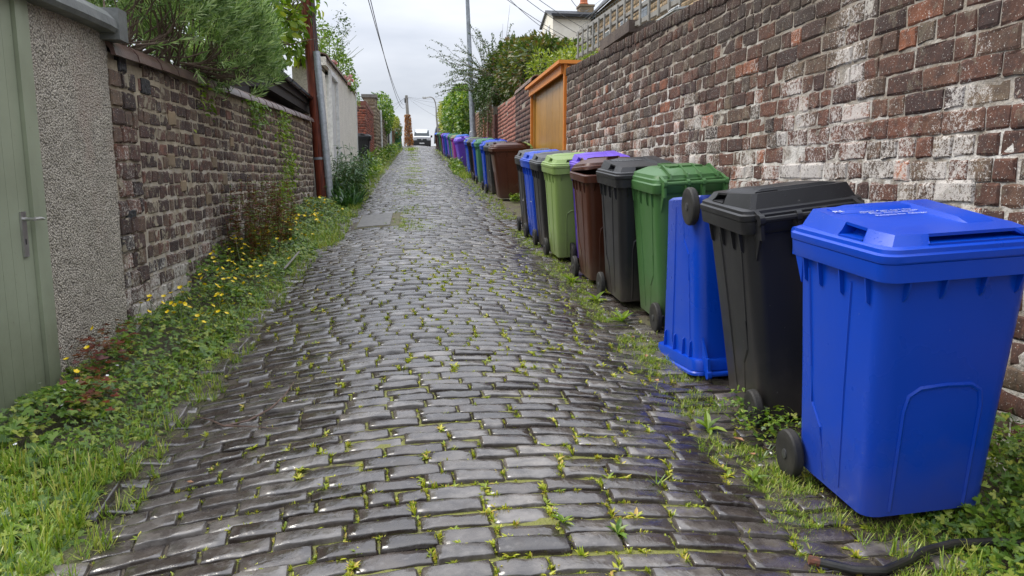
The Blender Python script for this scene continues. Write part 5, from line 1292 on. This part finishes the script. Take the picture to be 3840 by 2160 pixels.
# right side shrubs
sd_ = empty('dark_shrub', (3.8, 24, gz(2.8, 24)), label='large bronze and dark green shrub above the right-hand walls', cat='shrub')
SE = [(3.35, 22.0, 4.75, .55, 1.9, .75), (3.3, 25.0, 4.9, .6, 2.4, .95), (3.6, 22.5, 5.15, .7, 1.8, .55), (4.2, 21.5, 4.85, .9, 1.6, .5), (3.5, 26.5, 5.6, .8, 2.2, .65), (3.1, 28.5, 5.1, .6, 2.0, 1.0), (4.4, 25.5, 5.45, 1.0, 2.0, .5)]
b = MB(); rec_twig(b, (3.5, 24, 2), (0, 0, 1), 2.6, .10, 0); keep(b.build('stems', M_STEM, None, True), sd_)
foliage(sd_, 'crown', SE, 12500, LEAF, M_DKSH, (.11, .19), .1, .6, .3)
for (px, py, y_) in [(1397, 207, 20), (1402, 209, 20.1), (1409, 222, 20), (1399, 210, 19.8)]:
    o = mk('flower', [tuple(v) for v in BLM[0]], BLM[1], M_MAG); o.location = pixw(px, py, y_)-Vector((0, .5, 0)); o.rotation_euler = (R_(60), 0, rnd.uniform(0, 6)); keep(o, sd_)
yg = empty('yellow_green_shrub', (4.4, 18.5, gz(2.8, 18)), label='yellow-green shrub between the orange gate header and the trellis', cat='shrub')
foliage(yg, 'foliage', [(3.55, 17.4, 4.05, .45, .9, .50), (3.9, 18.2, 4.35, .55, .9, .42), (3.2, 18.8, 4.25, .4, .8, .45)], 2300, LEAF, M_YGSH, (.06, .11), .2, .6, .3)
# arching sprays
sp = empty('spray_shrub', (2.6, 29, gz(2.7, 29)), label='wiry shrub whose long leafy sprays arch over the alley by the lamp post', cat='shrub')
b = MB(); ms_ = []
def spray(p0, p1, p2, n, r=.012, leaf=(.045, .08), hang=0):
    p0, p1, p2 = map(Vector, (p0, p1, p2)); pts = []
    for i in range(9):
        t_ = i/8; pts.append(p0*(1-t_)**2+p1*2*t_*(1-t_)+p2*t_*t_+Vector((rnd.gauss(0, .02),)*3))
    b.tube(pts, [r*(1-.09*i) for i in range(9)], 4)
    for k in range(n):
        t_ = rnd.uniform(.15, 1)*8; i = min(7, int(t_)); p = pts[i].lerp(pts[i+1], t_-i)
        ms_.append(AIM(p+Vector((rnd.gauss(0, .02),)*3), (rnd.gauss(0, 1), rnd.gauss(0, .6), rnd.gauss(0, 1)), rnd.uniform(-1, 1), rnd.uniform(*leaf)))
base = Vector((2.75, 29, 4.6))
T = [(1085, 98), (1100, 142), (1090, 215), (1110, 232), (1122, 160), (1145, 110), (1185, 62), (1200, 70), (1238, 85), (1262, 78), (1285, 62), (1310, 95), (1330, 80), (1240, 120), (1215, 100), (1160, 150), (1130, 190), (1125, 205), (1150, 180), (1270, 110), (1300, 120), (1350, 110)]
for (px, py) in T:
    for rep in range(3):
        y_ = 27+rnd.uniform(-2, 3); tip = pixw(px+rnd.gauss(0, 10)*(rep > 0), py+rnd.gauss(0, 12)*(rep > 0)+(15 if rep else 0), y_)
        b0 = base+Vector((rnd.uniform(-.1, .5), rnd.uniform(-3, 2), rnd.uniform(-.2, .6)))
        mid = b0.lerp(tip, .55)+Vector((0, 0, .45)); spray(b0, mid, tip, 85)
for k in range(26):  # curtain hanging in front of the wall
    y_ = rnd.uniform(24.5, 28.5); b0 = Vector((2.75, y_, 4.3+rnd.uniform(-.1, .4))); q_ = Vector((2.5+rnd.uniform(-.15, .1), y_+rnd.uniform(-.5, .5), rnd.uniform(2.7, 3.7)))
    spray(b0, (2.35, y_, 4.6), q_, 85)
for (px, py, l_) in [(1283, 12, 60), (1265, 60, 60), (1180, 78, 40)]: 
    p = pixw(px, py, 27); b.tube([base+Vector((.6, -1, .5)), base.lerp(p, .6)+Vector((.2, 0, 0)), p], [.01, .008, .003], 4)
keep(tag(b.build('stems', M_STEM, None, True), kind='stuff'), sp)
keep(tag(scatter('foliage', LEAF, ms_, M_COTON), kind='stuff'), sp)
foliage(sp, 'dense_foliage', [(2.75, 27.5, 4.75, .5, 2.0, .45), (2.6, 30.5, 4.8, .45, 1.8, .5)], 3600, LEAF, M_COTON, (.07, .12), 0, .6, .3)
# climbers
iv = empty('green_climber', (2.4, 42, gz(2.4, 42)), label='bright green climber covering the wall above the far bins', cat='climber')
foliage(iv, 'foliage', [(2.50, 37.5, 4.6, .50, 2.6, 1.0), (2.35, 41.0, 5.0, .60, 3.0, 1.25), (2.30, 45.5, 5.2, .65, 3.2, 1.35), (2.30, 39.0, 5.6, .5, 2.4, .6), (2.4, 35.5, 5.2, .4, 1.6, .55)], 7500, LEAF+LOBED[:2], M_IVY, (.10, .19), -.5, .5, .5)
foliage(iv, 'yellow_foliage', [(2.2, 50.5, 5.3, .55, 2.6, 1.25), (2.1, 52.5, 6.0, .5, 2.0, .8)], 2600, LEAF, M_IVYY, (.12, .2), -.4, .5, .5)
b = MB()
for k in range(10): b.tube([(2.45+rnd.uniform(-.1, .1), 40+k*.5, gz(2.5, 42)+.1), (2.3, 40+k*.5, 4), (2.2, 40+k*.5+rnd.uniform(-.5, .5), 5.5)], .03, 5)
keep(b.build('stems', M_STEM, None, True), iv)
# left bushes on the far walls
lb = empty('ivy_bush', (-1.85, 43, gz(-2, 43)), label='round green ivy bush on top of the stone wall on the left', cat='bush')
foliage(lb, 'foliage', [(-1.80, 41.5, 5.45, .55, 1.6, .62), (-1.70, 43.8, 5.1, .5, 1.6, .75), (-1.72, 45.0, 4.6, .35, .9, .5)], 2600, LEAF, M_IVY, (.10, .17), -.3, .5, .5)
lb2 = empty('flowering_bush', (-1.5, 54, gz(-1.6, 54)), label='yellow and reddish bush over the far wall on the left', cat='bush')
foliage(lb2, 'foliage', [(-1.50, 52.5, 5.35, .40, 1.2, .42)], 600, LEAF, M_IVYY, (.12, .2), 0, .5, .5)
foliage(lb2, 'reddish_foliage', [(-1.45, 56.0, 5.1, .45, 2.4, .7)], 1100, LEAF, M_DKSH, (.10, .18), 0, .5, .5)
lb3 = empty('small_shrub', (-2.2, 29.5, gz(-2.2, 29)), label='small pale green shrub showing between white and red walls', cat='shrub')
foliage(lb3, 'foliage', [(-2.35, 30.0, 4.55, .28, .6, .35), (-2.3, 29.0, 4.9, .12, .4, .35)], 350, LEAF, M_ROSEL, (.06, .10), .2, .6, .3)
cpt = empty('copper_tree', (-.2, 96, gz(0, 88)), label='dark red-leaved tree just beyond the van at the crest', cat='tree')
keep(MB().tube([(-.2, 96, 4), (-.2, 96, 6.5)], [.12, .06], 6).build('trunk', M_STEM), cpt)
foliage(cpt, 'crown', [(-.3, 96, 6.3, .9, 1.2, .6), (.2, 96, 6.7, .5, .6, .4)], 600, LEAF, M_REDL, (.2, .32), .2, .6, .3)

# ---------------------------------------------------------------- verge plants
# left verge leaves
ms_ = []; 
def lv_h(x, y):  # hummock height of the plant mass
    t_ = min(1, max(0, (-1.25-x)/.75)); near = .12 if y < 4.6 else (.13 if y < 7 else .17)
    return near*t_**.8*max(.15, .35+1.25*(.5+mnoise.noise(Vector((x*3.2, y*2.4, 1.5)))))
def verge_ok(x, y): return x < -1.32+.16*mnoise.noise(Vector((0, y*1.7, 4)))+(.10 if y > 9 else 0)
N = 15000; cnt = 0
while cnt < N:
    y_ = 2.0+13.5*rnd.random()**1.55; x_ = rnd.uniform(-2.12, -1.10)
    if not verge_ok(x_, y_): continue
    if x_ < LXf(max(5.6, y_))+.03 and y_ > 5.5: continue
    if y_ < 4.5 and x_ < -2.06: continue
    cnt += 1; h = lv_h(x_, y_); g_ = gz(x_, y_); hh = h*rnd.uniform(.25, 1.0)**.6
    if rnd.random() < .15 and (x_ > -1.55 or y_ < 3.4): continue
    tl = Vector((rnd.gauss(.22, .35), rnd.gauss(-.22, .35), 1)).normalized()
    s = rnd.uniform(.016, .036)*(1.5 if mnoise.noise(Vector((x_*2.5, y_*2, 7))) > .12 else 1)*(1+.05*max(0, y_-6))
    ms_.append(np.array(Matrix.Translation((x_, y_, g_+hh)) @ tl.to_track_quat('Z', 'Y').to_matrix().to_4x4() @ Matrix.Rotation(rnd.uniform(0, 6.28), 4, 'Z') @ Matrix.Diagonal((s, s, s, 1))))
tag(scatter('verge_foliage', LOBED, ms_, M_BUTT), 'dense creeping buttercup leaves along the foot of the left wall', 'ground cover', kind='stuff')
# grasses: left verge margins, right strip
ms_ = []
def add_tuft(x, y, s, hs=1, rx=0): ms_.append(TRS((x, y, gz(x, y)-.004), 0, 0, rnd.uniform(0, 6.28), (s, s, s*hs)))
for k in range(1500):
    y_ = 2+9*rnd.random()**1.6; x_ = rnd.gauss(-1.42, .16)
    if x_ > -1.18 or x_ < -2.05: continue
    add_tuft(x_, y_, rnd.uniform(.05, .13), rnd.uniform(.7, 1.2))
for k in range(750):
    y_ = rnd.uniform(1.9, 3.5); x_ = rnd.uniform(-2.05, -1.35); add_tuft(x_, y_, rnd.uniform(.08, .20), 1.1)
for k in range(1900):
    y_ = 10+50*rnd.random()**1.4; x_ = rnd.uniform(-1.75, -1.05) + (.25*(y_-30)/40 if y_ > 30 else 0); add_tuft(x_, y_, rnd.uniform(.07, .20), 1)
for k in range(4600):   # right strip in front of the bins
    y_ = 2.0+10*rnd.random()**1.5; x_ = rnd.gauss(1.64, .12)
    if mnoise.noise(Vector((x_*3, y_*1.8, 9))) < -.08: continue
    add_tuft(x_, y_, rnd.uniform(.035, .09), rnd.uniform(.45, .85))
for k in range(220): add_tuft(rnd.uniform(1.65, 2.6), rnd.uniform(2.0, 2.65), rnd.uniform(.05, .14), .9)
for k in range(900):
    y_ = 13+45*rnd.random()**1.3; x_ = rnd.gauss(1.60, .12); add_tuft(x_, y_, rnd.uniform(.05, .16), .8)
for k in range(500):
    y_ = rnd.uniform(24, 31); x_ = rnd.uniform(1.45, 1.85); add_tuft(x_, y_, rnd.uniform(.12, .30), 1)
tag(scatter('grass', TUFT, ms_, M_GRASS), 'yellow-green grass tufts along both edges of the cobbles', 'grass', kind='stuff')
# moss and weed tufts in the joints
ms_ = []; 
for (x_, cy, cx, zr_, row) in joints:
    if row > 60: continue
    cl_ = min(1.5, max(.12, .75+2.2*mnoise.noise(Vector((x_*1.6, row*.9, 3)))))
    dens = .66*math.exp(-((x_-.35)/1.0)**2)+.16
    if row > 9: dens = .30*math.exp(-((x_+.02)/.28)**2)+.035
    if 6.3 < row < 9: dens *= .8
    if x_ > 1.15: dens += .2
    for q_ in range(13 if row < 8 else 5):
        if rnd.random() < dens*cl_:
            if rnd.random() < .62: px_, py_ = x_+rnd.gauss(0, .008), cy+rnd.uniform(-.045, .045)
            else: px_, py_ = x_+rnd.uniform(0, .14), cy+rnd.choice((-.057, .057))+rnd.gauss(0, .004)
            if cover[0]-.03 < px_ < cover[1]+.03 and cover[2] < py_ < cover[3]: continue
            s = (rnd.uniform(.013, .030) if rnd.random() < .6 else rnd.uniform(.03, .055))*(1+.025*min(20, row)); 
            ms_.append((TRS((px_, py_, gz(px_, py_)-.010), 0, 0, rnd.uniform(0, 6.28), (s, s, s*rnd.uniform(.5, .85)))))
tag(scatter('moss_and_weeds', MOSS, ms_, M_MOSST), 'yellow-green moss and tiny weeds growing in the cobble joints', 'moss', kind='stuff')
# band of grass along the crown of the far roadway
ms_ = []
for k in range(4200):
    y_ = 9.5+52*rnd.random(); x_ = rnd.gauss(-.12, .17)
    if mnoise.noise(Vector((0, y_*.55, 2))) < .02: continue
    ms_.append(TRS((x_, y_, gz(x_, y_)-.005), 0, 0, rnd.uniform(0, 6.28), (rnd.uniform(.06, .15),)*2+(rnd.uniform(.03, .07),)))
for k in range(60): ms_.append(TRS((-.35+rnd.gauss(0, .18), 50+rnd.gauss(0, 1.5), gz(-.3, 50)), 0, 0, rnd.uniform(0, 6), .3))
tag(scatter('crown_grass', TUFT, ms_, M_GRASS), 'broken band of grass along the crown of the far roadway', 'grass', kind='stuff')

# individual plants
def plant(name, x, y, s, seed, mat, label, cat='weed', group=None, temps=ROS, hs=1):
    tv, tf = temps[seed % len(temps)]
    o = mk(name, tv, tf, mat); o.location = (x, y, gz(x, y)); o.scale = (s, s, s*hs); o.rotation_euler = (0, 0, seed*1.3); return tag(o, label, cat, group)
plant('dandelion', .53, 2.60, .062, 0, M_FERN, 'bright green rosette weed in the front cobbles left of a darker one')
plant('dandelion', .72, 2.52, .072, 1, M_BUTT, 'dark green jagged rosette weed in the front cobbles')
plant('grass_clump', 1.02, 2.93, .15, 2, M_GRASS, 'spiky grass clump growing alone between cobbles right of centre', 'grass clump', temps=TUFT, hs=.6)
plant('dandelion', 1.70, 5.95, .16, 3, M_FERN, 'large dandelion rosette beside the wheel of the dark green bin')
plant('dandelion', 1.66, 6.7, .15, 4, M_FERN, 'broad-leaved weed in front of the boxy-lidded black bin')
plant('dandelion', 1.60, 7.5, .14, 5, M_FERN, 'broad-leaved weed in front of the brown bin wheel')
plant('dandelion', 1.53, 3.65, .13, 6, M_FERN, 'pale dandelion rosette left of the leaning black bin wheel')
plant('dandelion', 1.50, 3.05, .09, 12, M_FERN, 'low weed just left of the front wheel of the nearest blue bin')
plant('grass_clump', 1.62, 3.25, .17, 9, M_BUTT, 'dark grass clump left of the nearest blue bin wheel', 'grass clump', temps=TUFT, hs=.8)
rdp = empty('red_stemmed_weed', (-1.88, 9.2, gz(-1.88, 9.2)), label='tall reddish weed against the middle of the left brick wall', cat='weed')
b = MB(); ms_ = []; m2 = []
for k in range(110):
    bx, by = rnd.uniform(-2.0, -1.6), rnd.uniform(8.0, 10.4); h = rnd.uniform(.35, .95); p0 = Vector((bx, by, gz(bx, by))); p1 = p0+Vector((rnd.gauss(0, .06), rnd.gauss(0, .1), h)); b.tube([p0, p1], [.0022, .001], 3)
    for q_ in range(30):
        p = p0.lerp(p1, rnd.uniform(.2, 1)); a = rnd.uniform(0, 6.28); (ms_ if rnd.random() < .6 else m2).append(AIM(p, (math.cos(a), math.sin(a), .3), 0, rnd.uniform(.03, .07)))
keep(tag(b.build('stems', M_REDL), kind='stuff'), rdp); keep(tag(scatter('foliage', LEAF, ms_, M_REDL), kind='stuff'), rdp); keep(tag(scatter('green_foliage', LEAF, m2, M_ROSEL), kind='stuff'), rdp)
rd2 = empty('red_leaved_weed', (-1.95, 4.75, gz(-1.95, 4.7)), label='dark red feathery weed at the foot of the pebbledashed pillar', cat='weed')
ms_ = []
for k in range(170): x_, y_ = rnd.gauss(-1.93, .07), rnd.gauss(4.75, .16); ms_.append(AIM((x_, y_, gz(x_, y_)+rnd.uniform(.08, .28)), (rnd.gauss(0, 1), rnd.gauss(0, 1), .4), 0, rnd.uniform(.02, .045)))
for k in range(90): x_, y_ = rnd.gauss(-1.72, .07), rnd.gauss(4.05, .12); ms_.append(AIM((x_, y_, gz(x_, y_)+rnd.uniform(.1, .22)), (rnd.gauss(0, 1), rnd.gauss(0, 1), .4), 0, rnd.uniform(.02, .04)))
keep(tag(scatter('foliage', LOBED, ms_, M_REDL), kind='stuff'), rd2)
# wall plants
for i, (yy, z_, r0, n_, lbl) in enumerate([(12.3, 2.35, .35, 260, 'bright fern-like plant on the left wall just below the lavender tip'), (12.6, 1.75, .42, 260, 'small ferny plants growing from joints mid-height on the left wall'), (12.0, 1.35, .35, 220, 'bright ferny tuft low on the left brick wall'), (10.3, 2.45, .32, 300, 'dark trailing plant hanging beneath the lavender'), (7.8, 2.35, .22, 46, 'little seedling ferns under the coping of the left wall')]):
    ms_ = []
    for k in range(n_):
        y_ = yy+rnd.gauss(0, r0); zz = z_+rnd.gauss(0, r0*.45)
        ms_.append(AIM((LXf(y_)+.02+rnd.uniform(0, .06), y_, min(zz, ltop(y_))), (rnd.uniform(.2, 1), rnd.gauss(0, .6), rnd.uniform(-1.2, .5)), rnd.uniform(-1, 1), rnd.uniform(.03, .075)))
    wr = empty('wall_fern', (LXf(yy), yy, z_), label=lbl, cat='wall plant'); keep(tag(scatter('foliage', LEAF, ms_, M_FERN if i != 3 else M_ROSEL), kind='stuff'), wr)
# leafy weeds at the right corner
ms_ = []
for k in range(3600):
    y_ = rnd.uniform(2.1, 3.0); x_ = rnd.uniform(1.95, 2.70)
    if 1.85 < x_ < 2.46 and y_ > 2.62: continue
    f_ = max(.0, min(1, (x_-2.0)/.5)); h = .02+.30*f_*rnd.random()
    if x_ < 2.3 and rnd.random() < .5: continue
    tl = Vector((rnd.gauss(-.2, .4), rnd.gauss(-.3, .4), 1)).normalized(); s = rnd.uniform(.018, .038)
    ms_.append(np.array(Matrix.Translation((x_, y_, gz(x_, y_)+h)) @ tl.to_track_quat('Z', 'Y').to_matrix().to_4x4() @ Matrix.Rotation(rnd.uniform(0, 6.28), 4, 'Z') @ Matrix.Diagonal((s, s, s, 1))))
for k in range(420):
    y_ = rnd.uniform(3.35, 3.95); x_ = rnd.gauss(1.84, .09); ms_.append(TRS((x_, y_, gz(x_, y_)+rnd.uniform(.01, .14)), rnd.gauss(0, .4), rnd.gauss(0, .4), rnd.uniform(0, 6), rnd.uniform(.014, .03)))
for k in range(500):
    y_ = rnd.uniform(15.8, 17.0); x_ = rnd.uniform(2.0, 2.5); ms_.append(TRS((x_, y_-.3, gz(x_, y_)+rnd.uniform(.02, .16)), rnd.gauss(0, .4), rnd.gauss(0, .4), rnd.uniform(0, 6), rnd.uniform(.03, .06)))
for k in range(1500):
    y_ = rnd.uniform(25.5, 31); x_ = rnd.uniform(1.35, 1.72); ms_.append(TRS((x_, y_, gz(x_, y_)+rnd.uniform(.02, .5)*(1-abs(y_-28.3)/3)), rnd.gauss(0, .5), rnd.gauss(0, .5), rnd.uniform(0, 6), rnd.uniform(.05, .11)))
tag(scatter('leafy_weeds', LOBED, ms_, M_BUTT), 'leafy green weeds around the feet of the bins', 'weeds', kind='stuff')
# left far verge weeds
ms_ = []
for k in range(2600):
    y_ = 17+45*rnd.random()**1.2; x_ = rnd.uniform(-1.9, -1.25)+(.3*(y_-30)/40 if y_ > 30 else 0); hh = rnd.random()**1.5*(.6 if y_ > 30 else .35)
    ms_.append(TRS((x_, y_, gz(x_, y_)+hh), rnd.gauss(0, .5), rnd.gauss(0, .5), rnd.uniform(0, 6), rnd.uniform(.06, .13)))
tag(scatter('far_verge_weeds', LOBED, ms_, M_BUTT), 'rough green weeds along the far left verge', 'weeds', kind='stuff')

# buttercups
pet = []
for i in range(5):
    a = i*2*math.pi/5; pet.append((t_leaf(.95, .12, -.12), AIM((0, 0, 0), (math.cos(a), math.sin(a), .35), 0, 1)))
BC = join_t(pet); bm = bpy.data.meshes.new('buttercup'); bm.from_pydata(BC[0], [], BC[1]); bm.materials.append(M_YEL)
stm = me_of(MB().tube([(0, 0, -12), (.3, 0, -6), (0, 0, 0)], .10, 3), 'stem', M_GSTEM)
def buttercup(x, y, h, s, label, me=bm):
    o = bpy.data.objects.new('buttercup' if me is bm else 'white_flower', me); link(o); o.location = (x, y, gz(x, y)+h); o.scale = (s,)*3; o.rotation_euler = (rnd.gauss(.35, .3), rnd.gauss(.2, .3), rnd.uniform(0, 6))
    tag(o, label, 'flower', 'yellow buttercups on the left verge' if me is bm else 'small white flowers in the left verge'); 
    s_ = bpy.data.objects.new('stem', stm); link(s_, o); return o
near_b = [(-1.93, 4.62, .33, 'buttercup highest beside the pebbledashed pillar'), (-1.90, 4.45, .26, 'buttercup beside the dark red weed at the pillar foot'), (-1.95, 4.30, .24, 'large buttercup just right of the green door edge'), (-1.86, 4.2, .20, 'buttercup lowest of those by the green door'),
          (-1.98, 2.95, .26, 'buttercup at the left edge below the green door'), (-1.93, 2.80, .22, 'buttercup of the bottom left trio, left one'), (-1.85, 2.78, .20, 'buttercup of the bottom left trio, middle one'), (-1.78, 2.85, .21, 'buttercup of the bottom left trio, right one'), (-1.55, 2.72, .14, 'single buttercup low in the bottom left grass')]
for x, y, h, lbl in near_b: buttercup(x, y, h, .019, lbl)
for k in range(230):
    y_ = 5.5+rnd.random()**1.5*9; x_ = rnd.gauss(-1.74, .17)
    if x_ < LXf(y_)+.05 or x_ > -1.35: continue
    buttercup(x_, y_, lv_h(x_, y_)+rnd.uniform(.02, .14), .015+.0012*y_, 'small yellow buttercup among the leaves along the left wall')
wf_ = me_of(MB().add(BC[0], BC[1]), 'white_flower', M_WHP, False)
for k in range(12):
    y_ = rnd.uniform(3.3, 5.0); x_ = rnd.uniform(-2.0, -1.6); buttercup(x_, y_, lv_h(x_, y_)+.03, .011, 'tiny white flower in the leaves below the pebbledashed pillar', wf_)
# fallen leaves, twig, stick, pipe
dl = [(-1.62, 2.80, .05, 'curled tan dead leaf on the bottom left grass'), (-.98, 3.20, .022, 'small orange dead leaf on the cobbles left of centre'), (-1.35, 2.45, .022, 'pale dead leaf on the bottom left cobbles'), (1.63, 3.42, .045, 'pale papery dead leaf near the nearest wheel'), (1.60, 3.28, .035, 'orange dead leaf beside the dark grass clump'), (1.70, 3.30, .04, 'brown dead leaf touching the nearest wheel'), (1.48, 4.4, .03, 'dead leaf in the grass left of the upside down bin'), (1.58, 4.9, .03, 'orange dead leaf in front of the upside down bin'), (1.25, 14.2, .07, 'reddish dead leaf on the far cobbles before the side-on brown bin'), (1.62, 5.4, .03, 'dead leaf in the strip by the dark green bin'), (-1.2, 2.25, .02, 'pale dead leaf at the bottom left corner of the cobbles')]
for i, (x, y, s, lbl) in enumerate(dl):
    tv, tf = t_leaf(.7, .22, -.3); o = mk('dead_leaf', tv, tf, M_DEAD); o.location = (x, y, gz(x, y)+(.09 if y < 2.9 and x < -1.4 else .03)); o.scale = (s*1.3,)*3; o.rotation_euler = (rnd.gauss(0, .3), rnd.gauss(0, .3), rnd.uniform(0, 6)); tag(o, lbl, 'dead leaf', 'fallen leaves')
pg = lambda px, py, h=.02: (lambda d: Vector((0, 0, EYE))+d*((h-EYE)/(d.z-SL*d.y)))(F+RT*((px-1288)/1860)+UP*(-(py-724.5)/1860))
def onroad(px, py, h=.02):
    p = pg(px, py, h+.07); return Vector((p.x, p.y, gz(p.x, p.y)+h))
b = MB(); b.tube([onroad(563, 1052), onroad(625, 1045), onroad(680, 1020), onroad(715, 990), onroad(740, 955)], [.007, .006, .005, .004, .002], 5)
b.tube([onroad(490, 1015), onroad(530, 1032), onroad(563, 1052), onroad(620, 1060), onroad(700, 1075)], [.003, .004, .006, .004, .002], 5)
tag(b.build('twig', M_TWIG, None, True), 'thin forked brown twig lying on the wet cobbles left of centre', 'twig')
a_, b_ = onroad(715, 672, .06), onroad(752, 628, .12)
tag(MB().tube([a_, b_], [.012, .010], 6).build('stick', M_GRW, None, True), 'short pale stick poking from the verge by the left wall', 'stick')
hp = empty('black_pipe', onroad(2040, 1390), label='bent black pipe with a rusty end in the bottom right weeds', cat='pipe')
pts = [onroad(2062, 1391, .025), onroad(2150, 1400, .025), onroad(2225, 1403, .025), onroad(2270, 1385, .03), onroad(2330, 1355, .035), onroad(2400, 1338, .04), onroad(2500, 1335, .05), onroad(2620, 1345, .05)]
keep(MB().tube(pts, .016, 10).build('tube', M_HOSE, None, True), hp)
e0 = onroad(2036, 1388, .025); keep(MB().tube([e0, pts[0]], .0172, 10).build('rusty_end', M_RUST, None, True), hp)
# small box standing in the strip / pale litter by far bins
tag(mk('litter', *(lambda b: (b.v, b.f))(MB().box((1.35, 33.2, gz(1.5, 33.5)+.01), (1.72, 33.5, gz(1.5, 33.5)+.05))), M_WFR), 'flat white piece of litter on the kerb by the far bins', 'litter')
print('objects', len(bpy.data.objects), 'tris', sum(len(o.data.polygons) for o in bpy.data.objects if o.type == 'MESH'))
